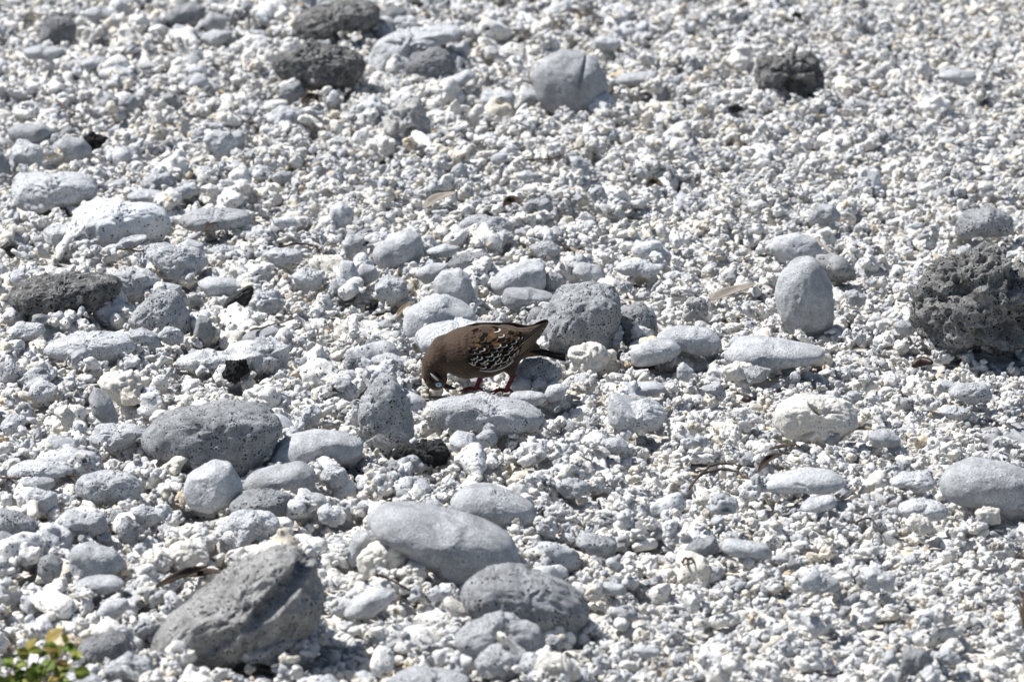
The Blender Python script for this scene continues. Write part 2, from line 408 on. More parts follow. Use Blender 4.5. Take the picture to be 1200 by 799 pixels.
# tile | outline | look | albedo | label ('' = one of the look-alikes)
SPEC = """
P|318,75 330,60 362,47 400,55 422,63 425,78 415,97 395,100 365,103 335,92|L|.22|dark grey boulder with large hollows below the long pitted boulder
P|333,33 352,18 385,4 420,1 440,4 446,18 435,32 400,33 368,46 340,45|L|.24|long dark pitted boulder above the hollowed grey boulder
P|424,30 434,22 461,7 479,13 454,34 430,36|P|.25|small dark slab leaning beside the long dark pitted boulder
A|135,130 160,70 200,52 260,75 265,110 240,140 190,145|P|.26|dark grey lump with a small white coral bit in front
A|560,75 600,30 660,5 710,20 715,55 680,85 600,85|P|.34|grey pitted stone beside a smoother one in the farthest rubble
A|700,80 730,40 790,60 780,95 720,100|G|.36|
A|75,175 140,155 230,170 200,195 100,200|G|.46|
A|270,215 320,195 400,205 390,235 300,240|W|.46|
A|340,250 400,225 470,250 420,270 350,270|G|.50|
A|320,370 380,320 420,340 400,380 340,400|W|.36|
A|25,450 60,430 150,430 190,460 180,490 130,500 40,480|G|.36|flat grey stone behind the rounded stone by the black chip
A|195,500 230,470 290,485 320,520 310,545 220,540|G|.40|rounded grey stone touching the glossy black lava chip
A|290,475 320,455 375,480 330,520 300,505|B|.015|small black lava chip beside a rounded grey stone
A|-30,540 0,525 30,560 40,600 0,610 -30,600|G|.28|
A|25,520 60,485 140,510 150,560 110,590 40,580|W|.60|white knobbly coral lump between two flat grey stones
A|20,680 60,620 140,600 300,610 340,650 300,690 170,710 100,705|W|.56|broad flat pale coral slab behind the hole-dotted white stone
P|86,262 92,245 112,235 168,234 193,247 199,262 190,275 140,279 100,277|W|.64|rounded white coral stone dotted with rows of tiny black holes
A|435,680 490,655 560,665 580,690 540,705 470,700|G|.44|
A|620,765 660,725 720,715 870,735 860,780 720,790 640,785|W|.44|flat grey coral stone next to the hole-dotted white stone
A|480,640 520,605 590,595 605,630 560,660|W|.46|
A|405,360 430,330 470,335 480,365 440,385|W|.45|
A|690,480 720,455 800,455 830,500 790,540 740,525|W|.58|
A|900,410 980,365 1050,390 1050,430 960,440|W|.54|
A|840,600 880,575 915,590 900,615|G|.28|
A|940,610 970,590 1010,600 1015,635 960,635|W|.44|
A|960,330 980,295 1040,285 1055,320 1010,340|P|.36|
A|580,120 610,80 640,95 635,135 600,140|W|.62|
A|690,130 740,105 810,110 790,145 720,155|W|.50|
A|290,40 340,20 400,40 390,70 320,75|W|.52|
A|1140,760 1150,715 1190,700 1230,740 1210,790 1150,795|W|.60|
A|640,240 700,225 720,250 660,270|W|.62|
B|225,235 245,190 310,165 370,185 400,235 380,260 350,290 300,280 260,270|P|.27|rounded dark pitted stone in front of a pale lumpy coral mass
B|90,200 130,150 200,110 290,100 400,90 425,120 380,150 300,150 230,190 200,220 120,225|K|.55|large pale lumpy coral mass behind a rounded dark pitted stone
B|345,320 380,270 440,240 470,260 430,290 390,310|G|.46|
B|660,260 680,220 760,180 830,180 890,210 920,290 915,340 880,365 830,372 740,365 690,330 672,295|G|.36|smooth grey boulder with a deep groove down one side
B|940,280 990,255 1060,248 1115,260 1090,290 990,292|G|.40|flat grey slab lying beyond the smooth grooved boulder
B|870,140 910,125 970,140 960,165 900,165|G|.46|
B|140,460 155,400 200,345 270,340 300,420 310,450 270,470 200,490|H|.50|craggy pale coral chunk with a dark hollow in its side
B|600,605 640,590 675,605 660,620 620,622|G|.48|
B|630,720 650,690 720,690 735,720 710,745 640,735|P|.42|
B|400,790 430,755 520,745 600,780 600,810 420,815|W|.42|
B|480,350 500,315 590,320 605,345 520,370|W|.60|
B|380,165 430,140 450,170 410,185|W|.50|
B|790,545 820,540 860,570 850,600 800,590|W|.52|
B|160,100 200,55 250,60 270,90 200,115|W|.60|
C|235,260 260,210 330,185 420,180 470,215 495,270 480,300 400,305 370,290 300,310 255,300|H|.20|dark craggy rock with a black cavity in fine white rubble
C|880,265 930,240 1000,245 1025,270 960,290|G|.44|pale blue-grey flat stone alone in fine far rubble
C|150,375 190,360 215,380 170,390|B|.03|small black lava chip alone in fine white rubble
C|375,55 390,40 415,45 405,62|B|.03|tiny black lava chip in the farthest fine rubble
C|945,790 980,730 1060,712 1120,730 1145,770 1150,800 960,810|P|.40|mottled grey pitted stone beyond the big dark porous rock
C|430,760 460,715 520,710 550,750 480,770|W|.44|
D|30,240 60,205 160,170 300,165 400,175 420,220 400,260 300,295 200,310 100,300 50,280|L|.21|dark oval boulder riddled with fine pits and pale on top
D|440,320 480,280 540,220 610,230 650,300 660,350 600,358 500,350 450,340|P|.46|triangular pitted grey stone beside the dark oval boulder
D|345,170 420,150 520,150 560,190 520,220 490,240 430,230|W|.50|pale stone wedged behind the dark oval pitted boulder
D|505,90 560,60 690,80 725,120 700,145 620,170 520,120|W|.50|long pale grey stone with a forked black twig against it
D|680,200 720,175 800,180 840,205 810,235 720,230|G|.48|
D|865,270 890,220 950,225 990,260 960,290 900,300|K|.56|wrinkled white coral knob beside a hollow black lava bit
D|760,270 810,235 880,200 870,260 800,290|B|.05|black hollow lava bit beside a wrinkled white coral knob
D|670,370 690,310 730,320 740,370 710,390|G|.26|
D|830,395 870,360 960,350 995,375 960,395 880,400|G|.32|
D|10,370 60,335 150,330 170,360 120,380 40,390|W|.58|
D|750,520 790,465 850,455 870,500 830,530|B|.018|jagged black lava lump below a pale flat coral stone
D|335,545 360,515 460,500 500,560 470,605 410,600|K2|.66|cream knobbly coral lump with rounded bumps beside a grey slab
P|165,515 182,495 210,481 263,471 297,474 324,485 329,500 315,528 290,545 270,547 225,535 190,530|P|.37|large grey pitted boulder overhanging a smooth shaded stone
P|310,540 335,512 368,504 400,506 425,515 427,530 400,542 350,545|G|.44|smooth grey stone half shaded by the large grey boulder
D|125,430 200,390 330,360 440,370 470,420 400,450 250,450|W|.58|wide pale pitted coral stone below the dark oval boulder
D|485,580 500,560 540,555 555,580 520,605|W|.58|
D|600,600 650,575 685,600 650,625|K2|.48|
D|310,600 330,560 380,590 410,660 380,680 320,640|G|.34|grey slab standing on edge beside the cream knobbly coral
D|300,740 340,690 470,690 520,720 420,760 330,770|W|.54|
D|-10,75 40,50 80,75 40,100|B|.06|dark lava bit lying behind a pale stone near twigs
D|600,470 700,430 800,430 850,470 760,490 650,490|W|.66|pale flat coral stone above the jagged black lava lump
D|510,215 560,195 630,205 630,235 560,240|G|.42|
D|610,70 650,45 710,60 705,85 640,90|G|.46|
D|400,70 430,40 510,30 520,60 450,90|W|.50|
D|840,440 900,390 1000,400 1010,450 950,500 870,490|K|.52|
D|150,15 200,-5 270,0 285,35 220,60 165,55|W|.62|pale rounded coral stone next to the hole-dotted white stone's base
D|720,80 770,60 830,80 830,110 760,115|W|.52|
D|900,95 950,75 1040,85 1050,120 960,130|W|.54|
D|1010,170 1060,140 1120,160 1110,210 1050,220|W|.60|
D|0,470 40,460 90,510 60,540 0,530|W|.46|
D|100,570 140,530 200,560 180,600 120,600|W|.60|
D|440,370 490,350 545,375 540,405 470,410|W|.50|
D|545,380 570,345 630,355 635,395 580,405|W|.58|
D|0,690 40,650 90,660 80,700 20,715|W|.56|
D|1040,640 1080,620 1120,640 1100,680 1050,680|W|.60|
D|180,640 230,620 260,660 230,690|K2|.60|
E|105,90 140,50 230,10 270,30 285,75 230,125 170,140 125,120|G|.46|smooth egg-shaped pale grey stone tilted in the rubble
E|320,190 350,155 410,145 450,180 470,240 450,270 400,255 330,230|G|.48|rounded grey stone resting on the big pale boulder behind the dove
E|215,350 230,290 290,245 370,235 440,280 470,320 380,340 270,360 240,380|G|.50|big pale rounded boulder just behind the dove's back
E|250,390 300,345 420,325 570,330 580,360 400,420 330,440 260,410|W|.58|low white pitted slab directly behind the dove
E|515,200 560,150 640,120 700,130 710,190 690,215 600,210 540,220|G|.48|rounded pale grey stone above a darker wedge-shaped stone
E|555,260 570,215 650,215 740,235 740,270 680,290 600,285|G|.34|darker grey wedge-shaped stone between rounded pale stones
E|710,190 720,145 770,175 760,215 715,215|W|.40|
E|800,160 830,125 900,140 920,180 860,190|G|.44|
E|675,350 700,290 760,220 850,195 920,210 965,250 970,310 945,390 905,425 860,410 760,410 690,380|P|.42|big round grey boulder behind the dove's tail
E|950,350 970,280 1040,265 1085,300 1095,360 1060,390 980,390|P|.40|rounded grey stone touching the big round boulder by the tail
E|1000,430 1060,395 1150,395 1184,430 1100,470 1010,470|G|.46|low smooth grey stone near the dove's tail boulder
E|60,650 80,570 130,505 190,520 230,580 245,660 240,740 160,750 80,700|P|.45|upright grey stone in front of the dove's head
E|310,640 340,600 430,585 540,600 620,600 700,640 715,670 640,690 540,710 440,690 340,690|W|.48|long low pale stone lying in front of the dove's feet
E|375,740 400,710 460,720 490,780 480,810 400,800|G|.47|smooth pale stone beside the black porous lava lump
P|455,536 470,520 495,515 520,517 533,528 528,541 500,546 472,541|B|.03|black porous lava lump below the upright grey stone
E|600,500 640,455 700,450 760,480 770,520 700,550 600,520|P|.52|speckled pale stone right under the dove's tail
E|580,592 600,575 650,570 700,580 712,600 680,615 610,612|G|.44|low oval stone in the dove's shadow
E|590,545 620,520 655,530 660,560 620,572 590,565|G|.46|
E|665,545 680,525 710,530 715,560 690,575 668,565|W|.50|
E|700,590 720,555 760,545 785,560 770,590 730,600|G|.46|
E|945,580 990,545 1100,540 1130,560 1080,580 970,590|G|.46|flat elongated pale stone in the rubble past the dove's tail
E|0,520 20,430 70,450 80,490 40,515|P|.40|
E|95,460 160,440 230,460 240,490 160,497|W|.50|
E|-30,800 -25,740 20,718 60,745 75,790 30,820|G|.40|
E|100,210 160,170 220,190 235,230 190,250 130,240|W|.50|
E|360,130 420,95 500,90 525,115 460,140 400,150|P|.34|
E|255,160 310,130 370,130 350,170 290,190|G|.44|
E|290,85 360,60 415,70 380,100 310,103|G|.50|
E|780,445 820,410 890,405 930,450 900,490 830,490|K2|.60|
E|950,140 980,115 1060,120 1110,150 1060,170 980,165|W|.54|
P|768,393 790,383 815,383 832,386 847,400 835,413 800,408 775,402|G|.45|oval pale grey stone beside the low smooth stone near the tail
E|0,60 30,30 80,40 70,80 20,95|G|.42|
E|-20,200 0,120 40,125 60,170 40,215 0,225|G|.50|
E|30,180 70,130 120,140 130,175 80,195|G|.42|
E|400,20 440,-5 560,-5 600,10 560,25 440,35|W|.42|
E|650,70 720,50 770,80 750,100 680,100|W|.44|
E|120,620 140,610 170,640 160,680 120,670|W|.55|
E|940,560 960,640 1060,600 1130,640 1110,690 1000,700 930,670|W|.56|
F|300,80 320,40 400,25 460,45 490,95 440,110 350,120|G|.48|rounded pale stone just behind the upright oval stone
F|320,225 335,170 390,115 450,108 490,150 515,210 520,310 480,330 410,335 365,325 335,280|G|.42|upright oval grey stone standing on end in white rubble
P|1068,378 1070,355 1080,325 1105,302 1130,297 1155,288 1178,295 1197,315 1212,340 1217,380 1195,402 1150,406 1120,408 1085,400|V|.27|big dark porous lava boulder full of holes
F|120,450 180,390 270,380 370,400 500,430 510,455 390,470 300,490 180,470|G|.46|long low pale grey stone below the upright oval stone
F|320,680 340,610 400,590 560,600 610,650 600,690 520,730 400,720|O|.66|cream coral chunk with an oval opening in its top
F|640,720 700,700 760,740 740,760 660,755|G|.38|small grey stone touching the coral chunk with the opening
F|0,300 20,250 70,250 90,300 50,325 10,320|H|.46|
F|910,580 960,545 1050,545 1080,590 1000,605|W|.46|
F|560,230 600,220 640,245 620,270 570,260|W|.46|
F|730,340 760,325 800,340 790,370 745,365|G|.42|
F|-20,490 0,470 40,500 20,530 -20,520|G|.44|
F|100,590 60,560 130,540 150,580 140,600|W|.44|
F|210,500 260,480 310,500 290,530 230,535|W|.42|
F|380,590 430,575 500,590 500,612 420,612|G|.42|
F|880,640 940,620 1000,640 960,665|W|.55|
F|140,490 190,470 245,480 230,520 160,530|K2|.62|
G|510,640 560,590 700,490 830,400 950,340 1030,330 1080,370 1110,480 1100,560 1050,600 900,650 720,700 560,680|D|.43|large long porous boulder with a deep crevice across it
G|640,130 660,80 740,30 800,40 840,120 830,150 740,190 660,170|G|.52|rounded pale stone below the large grey overhanging boulder
G|840,110 880,70 1000,45 1050,35 1090,70 1085,130 1020,150 970,125 860,135|G|.35|curved grey stone below the half-shaded smooth stone
G|780,200 850,140 950,125 1010,150 1025,200 980,215 880,210|P|.34|darker rounded stone behind a pale lumpy coral stone
G|760,280 800,215 880,200 980,240 970,290 900,305 820,310|W|.56|pale lumpy coral stone in front of a darker rounded one
G|255,140 270,90 350,70 450,75 490,120 470,160 380,165 300,170|W|.50|broad pale coral stone near a thin black twig
G|240,420 250,330 300,315 400,345 435,390 370,435 270,445|G|.42|flat-topped grey stone casting a sharp shadow on rubble
G|25,70 70,35 170,25 250,40 285,75 150,85 50,95|W|.56|wide flat pale stone with a thin black twig along it
G|-30,330 0,275 50,290 90,315 60,360 -20,370|G|.30|dark smooth stone below a bluish pitted one
G|-40,240 0,195 60,210 115,240 130,285 100,315 40,290 -20,280|P|.42|bluish pitted stone above a darker smooth one
G|130,420 140,370 180,350 220,380 210,420 160,445|P|.38|
G|245,470 300,435 400,430 440,460 370,485 280,480|G|.42|
G|1020,170 1060,140 1120,150 1150,180 1090,195|G|.42|
G|250,720 290,660 390,620 440,640 455,690 400,720 300,735|P|.30|dark bluish stone beside the green plant
G|800,690 860,660 1000,625 1030,650 960,700 860,720|P|.40|narrow grey stone at the foot of the long porous boulder
G|360,750 440,700 520,720 545,780 480,800 400,790|W|.46|
G|190,810 260,765 340,770 370,800 300,830|G|.50|smooth pale stone beside the green plant's stem
G|620,690 680,680 695,710 640,730 570,715 590,695|K2|.62|
G|580,370 600,320 660,310 740,360 700,400 620,405|K2|.64|cream knobbly coral lump beside dry brown leaves
G|810,370 850,330 990,310 1000,330 960,345 880,365|K2|.66|
G|480,400 500,350 560,335 600,380 570,415|K2|.58|
G|330,560 370,510 440,510 450,540 390,570|G|.48|
G|70,170 110,130 190,140 200,190 130,200|W|.58|
G|450,200 500,180 560,210 540,240 480,235|W|.56|
G|200,240 240,200 360,215 370,270 280,290|W|.52|
G|400,270 440,220 490,260 470,310 420,300|P|.40|
G|1100,200 1140,180 1184,210 1170,250 1110,240|W|.55|
G|70,110 130,85 190,95 190,120 120,130|G|.40|
G|820,320 830,270 870,265 885,300 860,325|W|.60|
G|1110,90 1140,45 1200,60 1210,110 1150,120|W|.52|
H|88,230 130,190 230,180 330,200 430,225 540,270 600,320 620,370 615,395 540,400 460,430 400,430 330,380 250,360 180,300 100,290|G|.38|long smooth grey boulder lying tilted with a shaded underside
H|380,190 400,140 450,112 520,120 620,160 670,195 680,235 620,250 540,240 450,225|G|.40|smooth bluish-grey stone behind the long tilted boulder
H|420,510 440,450 500,405 580,392 680,420 780,465 860,530 860,570 780,620 700,600 560,560 470,560|P|.38|speckled grey boulder in front of the long tilted boulder
H|600,570 650,525 710,515 755,550 750,620 720,635 680,600|G|.40|rounded tan-grey stone leaning on the speckled grey boulder
H|380,650 430,600 550,555 620,580 690,600 700,660 690,720 600,700 450,700|W|.42|lumpy grey coral stone with holes before the speckled boulder
H|460,720 520,675 600,660 640,690 645,740 560,770 480,760|P|.48|rounded pale stone nestled against the lumpy grey coral stone
H|70,400 60,360 140,310 200,295 250,340 240,370 180,390 110,425|K2|.58|knobbly white coral lump propped against the long tilted boulder
H|0,560 60,500 130,470 180,480 175,520 100,560|G|.48|pale tapered stone near the thin black stick
H|350,520 370,500 440,540 475,575 440,588 380,560|G2|.66|cream finger of coral lying beside the speckled boulder
H|800,310 830,285 900,290 960,320 940,360 860,350|P|.46|small pocked pale stone alone in rubble past the speckled boulder
H|880,465 920,450 980,460 990,490 930,490|G|.48|
H|650,750 700,690 770,700 840,770 800,790 690,790|K2|.66|cream lobed coral lump below the speckled grey boulder
H|160,130 230,80 300,100 320,130 260,140|W|.58|
H|150,780 230,745 390,765 480,800 400,830 200,830|W|.44|broad grey coral stone just before the nestled rounded pale stone
H|990,680 1040,670 1110,690 1060,712|W|.55|
H|20,360 40,290 90,270 140,300 80,340 40,380|G|.44|
H|700,660 720,635 760,645 765,680 720,685|W|.48|
H|190,420 240,380 290,390 300,430 230,450|K2|.60|
H|290,490 330,465 385,475 370,510 310,510|W|.56|
H|20,470 40,420 80,430 70,470 40,490|K2|.60|
H|740,120 790,85 860,110 860,140 780,150|W|.42|
P|1101,565 1112,549 1138,538 1180,543 1210,556 1217,585 1190,600 1165,590 1130,585 1105,578|G|.40|large smooth grey boulder sunk in white rubble
I|250,120 330,85 440,55 520,65 570,110 520,130 420,130 350,135|G|.48|smooth flat bluish stone near dark twigs
I|130,340 145,300 220,310 290,325 320,360 260,365 180,355|G|.48|flat bluish stone beside a darker lumpy one
I|0,340 40,310 110,290 130,340 60,355|P|.34|darker lumpy stone beside a flat bluish one
I|750,750 770,700 830,680 870,720 820,765|P|.34|
I|860,700 920,680 970,720 920,740|W|.50|
I|710,110 760,75 850,70 885,110 830,130|W|.58|
I|740,195 800,160 900,180 925,215 850,235 780,220|W|.56|
I|620,430 660,400 740,430 730,470 650,470|W|.60|
I|400,440 450,400 550,450 540,475 420,475|W|.56|
I|770,250 800,215 850,230 870,260 820,280|K2|.68|
I|1010,210 1050,190 1100,200 1100,240 1030,240|K2|.66|
I|400,200 440,160 520,150 540,180 480,200|G|.50|
"""
LOOK = {  # material, noise amplitude, noise freq, pits per unit, pit depth, pit radius
    'G': (M_G, .05, 1.3, 10, .035, .06), 'G2': (M_G, .03, 2.0, 0, 0, 0), 'P': (M_P, .075, 1.9, 80, .05, .065),
    'L': (M_L, .085, 2.2, 420, .045, .05), 'V': (M_L, .13, 2.0, 800, .055, .05), 'W': (M_W, .11, 2.0, 30, .06, .075),
    'K': (M_W, .26, 2.2, 24, .10, .10), 'K2': (M_C, .22, 1.7, 0, 0, 0), 'H': (M_L, .22, 2.0, 60, .10, .09),
    'O': (M_C, .12, 2.2, 20, .08, .08), 'D': (M_P, .085, 2.3, 600, .032, .032), 'B': (M_B, .2, 2.6, 30, .16, .16)}
FACETS = {'G': (4, .80, .98), 'P': (6, .78, .97), 'W': (8, .74, .96), 'L': (6, .80, .97), 'V': (2, .9, .98), 'D': (5, .84, .98), 'H': (7, .7, .95), 'K': (5, .75, .95), 'K2': (3, .8, .95), 'O': (6, .75, .95), 'B': (8, .65, .9)}
NAMES = {'G': ('stone', 'stone'), 'G2': ('coral_finger', 'coral'), 'P': ('pitted_stone', 'stone'), 'L': ('lava_boulder', 'rock'), 'V': ('lava_boulder', 'rock'),
         'W': ('coral_stone', 'stone'), 'K': ('coral_lump', 'coral'), 'K2': ('coral_lump', 'coral'), 'H': ('craggy_rock', 'rock'),
         'O': ('coral_chunk', 'coral'), 'D': ('porous_boulder', 'rock'), 'B': ('lava_chip', 'rock')}
ALIKE = {'G': ('small smooth grey stone half sunk among white coral bits', 'small smooth grey stones in the rubble'),
         'P': ('small dark-pored grey stone half sunk among white coral bits', 'small pored grey stones in the rubble'),
         'W': ('small pale bumpy coral stone half sunk among finer bits', 'small pale coral stones in the rubble'),
         'K': ('small pale craggy coral lump lying in the rubble', 'small craggy coral lumps'),
         'K2': ('small cream coral lump with rounded knobs', 'small cream coral lumps'),
         'H': ('small grey stone with a dark hollow near driftwood chip', 'small hollow stones')}

# ------------------------------------------------------------------ height map of the bed
CELL = 0.004
HX0, HX1, HY0, HY1 = -2.3, 2.3, 4.1, 10.6
NX, NY = int((HX1 - HX0) / CELL), int((HY1 - HY0) / CELL)
H = np.full((NX, NY), -0.028)
HERO = np.full((NX, NY), -1.0)
HBOT = np.full((NX, NY), 1.0)

def gidx(x, y):
    return np.clip(((x - HX0) / CELL).astype(int), 0, NX - 1), np.clip(((y - HY0) / CELL).astype(int), 0, NY - 1)

def radial(poly, n=144):
    poly = np.array(poly, float)
    x, y = poly[:, 0], poly[:, 1]
    x2, y2 = np.roll(x, -1), np.roll(y, -1)
    cr = x * y2 - x2 * y
    A = cr.sum() / 2
    cx = ((x + x2) * cr).sum() / (6 * A); cy = ((y + y2) * cr).sum() / (6 * A)
    th = np.arange(n) * 2 * math.pi / n
    r = np.zeros(n)
    for i in range(n):
        d = np.array([math.cos(th[i]), math.sin(th[i])])
        best = 0
        for k in range(len(poly)):
            a = poly[k] - (cx, cy); b = poly[(k + 1) % len(poly)] - (cx, cy)
            e = b - a
            den = d[0] * e[1] - d[1] * e[0]
            if abs(den) < 1e-9: continue
            t = (a[0] * e[1] - a[1] * e[0]) / den
            s = (a[0] * d[1] - a[1] * d[0]) / den
            if t > 0 and -1e-6 <= s <= 1 + 1e-6: best = max(best, t)
        r[i] = best
    ker = np.exp(-0.5 * (np.arange(-9, 10) / 2.0) ** 2); ker /= ker.sum()
    rs = np.convolve(np.concatenate([r[-9:], r, r[:9]]), ker, 'valid')
    return cx, cy, th, rs * (r.mean() / rs.mean()) * 1.015

LAND = []; PLAIN = []
STOPS = ' behind | beside | below | above | leaning | lying | touching | with | alone | between | dotted | riddled | wedged | next | overhanging | half | in | standing | resting | just | directly | near | right | full | across | casting | tucked | sunk | nestled | propped | beyond | before | on | at | past | tilted '.split('|')
def short(label):
    cut = [label.find(w) for w in STOPS if label.find(w) > 8]
    return label[:min(cut)] if cut else label

def build_stone(i, tile, pts, look, tone, label):
    if TILE[tile] is None:
        P = pts
    else:
        P = [(TILE[tile][0] + a / TS, TILE[tile][1] + b / TS) for a, b in pts]
    P = [(a, -b) for a, b in P]                       # v up
    cx, cy, th, r = radial(P)
    arr = np.array(P)
    w = arr[:, 0].max() - arr[:, 0].min(); h = arr[:, 1].max() - arr[:, 1].min()
    d = 0.44 * (w / 2 + h / 2) * RNG.uniform(.9, 1.1)
    vb = -arr[:, 1].min()
    _, tb = on_plane(cx, vb, 0.006)
    mpp = tb / FPX
    t = tb + 0.35 * d * mpp
    mpp = t / FPX
    ctr = C0 + ray(cx, -cy) * t
    mat, amp, fr, npit, pdep, prad = LOOK[look]
    size = max(w, h)
    sub = 4 if size < 58 else 5
    if look in ('V', 'D', 'L'): sub = 6
    n, F = ico(sub)
    rho = np.hypot(n[:, 0], n[:, 2])
    p = 2.35
    k = (rho ** p + np.abs(n[:, 1]) ** p) ** (-1 / p)
    ang = np.arctan2(n[:, 2], n[:, 0]) % (2 * math.pi)
    rr = np.interp(ang, np.append(th, 2 * math.pi), np.append(r, r[0]))
    rg = np.random.default_rng(i + 100)
    if look in FACETS:
        nf, f0, f1 = FACETS[look]
        inv = np.ones(len(n))
        for q in range(nf):
            c = rg.normal(size=3) * (1, 1.2, 1); c /= np.linalg.norm(c)
            inv = smin(-inv, -np.maximum(n @ c, 0) / rg.uniform(f0, f1), .08) * -1
        k = k * np.minimum(1 / inv * 1.02, 1.02)
    vz = math.sqrt(max(.5, 1 - (d * math.sin(PITCH) / (h / 2)) ** 2)) / math.cos(PITCH)
    V = np.stack([n[:, 0] * k * rr, n[:, 1] * k * d, n[:, 2] * k * rr * vz], 1)   # px: right, depth, up
    S = r.mean()
    nn = n + np.array([i * 3.7, i * 1.3, 0])
    base = fbm(nn * fr, i, 4)
    if look in ('K', 'K2', 'H', 'B'):
        lump = np.abs(vnoise(nn * fr * 1.5, i + 5))
        disp = amp * (base * 0.5 + 0.9 * lump - 0.35)
    else:
        disp = amp * base
    disp = disp + (.010 if look in ('G', 'G2') else .036 if look in ('V', 'D', 'L') else .024) * fbm(nn * 8, i + 9, 3)
    if look == 'B' or look == 'H':
        disp = disp - 0.10 * np.clip(1 - np.abs(vnoise(nn * 3.1, i + 3)) * 4, 0, 1)
    if npit:
        c = rg.normal(size=(npit, 3)); c /= np.linalg.norm(c, axis=1)[:, None]
        pr = prad * rg.uniform(.4, 1.5, npit) ** (2.2 if look in ('V', 'L', 'D') else 1.3)
        for q in range(npit):
            dd = np.linalg.norm(n - c[q], axis=1) / pr[q]
            mk = dd < 1.3
            disp[mk] -= pdep * min(1, pr[q] / prad) * (np.clip((1.15 - dd[mk]) * 3, 0, 1) if sub == 6 else np.clip(1.15 - dd[mk] ** 2, 0, 1))
    def dent(c, rx, rz, ang, depth, soft=1.0):
        c = np.array(c, float); c /= np.linalg.norm(c)
        a, b = n[:, 0] - c[0], n[:, 2] - c[2]
        a, b = a * math.cos(ang) + b * math.sin(ang), -a * math.sin(ang) + b * math.cos(ang)
        e = np.sqrt((a / rx) ** 2 + (b / rz) ** 2 + 0 * a)
        m = np.clip(1.25 - e ** 2, 0, 1) * (n @ c > 0.15)
        return depth * m
    if look == 'D':    # crevice across the long porous boulder
        disp -= dent((.45, -.75, .35), .62, .13, 0.75, .34)
        disp -= dent((-.25, -.9, -.15), .35, .08, 0.55, .14)
    if look == 'V':    # shelf-like hollow and notches of the lava boulder
        disp -= dent((.42, -.8, -.28), .55, .20, 0.25, .50)
        disp -= dent((.55, -.6, .55), .12, .30, -0.4, .22)
        disp -= dent((-.25, -.7, .35), .22, .10, 0.5, .12)
    if look == 'H':
        disp -= dent((.25, -.8, -.4), .30, .34, 0, .45)
    if look == 'O':
        disp -= dent((-.05, -.75, .55), .34, .12, -0.35, .55)
        disp -= dent((-.45, -.7, -.4), .30, .10, 0.3, .22)
        disp -= dent((.5, -.7, .3), .20, .06, -0.6, .15)
    if 'deep groove' in label:
        disp -= dent((.35, -.7, .45), .06, .75, -0.35, .10)
    V = V + n * (disp * S)[:, None]
    V[:, 2] = np.where(V[:, 2] < 0, V[:, 2] * (1.08 if look == 'V' else 1.12 if look == 'L' else 1.4), V[:, 2])      # belly sunk in the bed
    # a stone keeps a flattish belly in the bed
    W = V * mpp
    me = mesh_from(NAMES[look][0], W, F)
    me.materials.append(M_DOT if 'tiny black holes' in label else M_W if (look == 'H' and tone > .4) else mat)
    o = link(NAMES[look][0], me, loc=ctr)
    t_ = {'G': min(.66, tone * 1.34), 'W': min(.76, tone * 1.34), 'P': tone * 1.30, 'K': min(.76, tone * 1.3), 'K2': .74, 'O': .74, 'G2': .76,
          'D': .50, 'V': .31, 'L': tone * 1.25, 'H': tone * 1.25, 'B': max(tone, .02) * 1.6}[look]
    if look in ('K2', 'O', 'G2'):
        o.color = (t_, t_ * .955, t_ * .875, 1)
    elif look in ('L', 'V', 'H', 'D', 'B'):
        o.color = (t_, t_ * .985, t_ * .96, 1)
    elif 'tan-grey' in label:
        o.color = (t_, t_ * .96, t_ * .88, 1)
    else:
        o.color = (t_ * .975, t_ * .995, t_ * 1.022, 1)
    if label:
        tag(o, label, NAMES[look][1])
        LAND.append((np.array([cx, -cy * 1.5]), short(label)))
    else:
        tag(o, ALIKE[look][0], NAMES[look][1], ALIKE[look][1])
        PLAIN.append((o, look, np.array([cx, -cy * 1.5])))
    WW = W + ctr
    ix, iy = gidx(WW[:, 0], WW[:, 1])
    np.maximum.at(HERO, (ix, iy), WW[:, 2])
    np.minimum.at(HBOT, (ix, iy), WW[:, 2])
    return o

for i, line in enumerate(l for l in SPEC.strip().splitlines() if l):
    tl, pt, lk, tn, lb = line.split('|')
    build_stone(i, tl, [tuple(float(a) for a in q.split(',')) for q in pt.split()], lk, float(tn), lb)
ADJ = {'G': 'small smooth grey stone', 'P': 'small pored grey stone', 'W': 'small pale bumpy coral stone', 'K': 'small craggy coral lump',
       'K2': 'small cream coral lump', 'H': 'small grey stone with a dark hollow'}
taken = set()
def settle_labels():
    from collections import Counter
    cnt = Counter(n for _, n in LAND)
    for o, look, c in PLAIN:
        near = sorted((np.linalg.norm(c - p), n) for p, n in LAND if cnt[n] == 1)
        for d, n in near[:4]:
            if d < 150 and (look, n) not in taken:
                taken.add((look, n))
                o['label'] = ADJ[look] + (' close to the ' if d < 75 else ' a short way from the ') + n
                break
settle_labels()
# close pin holes of the rasterised stones
for ax in (0, 1):
    HERO = np.maximum(HERO, np.minimum(np.roll(HERO, 1, ax), np.roll(HERO, -1, ax)))
HERO = np.where((HBOT > 0.002) & (HBOT < 1), -1.0, HERO)          # rubble may lie under an overhang
H = np.maximum(H, HERO)

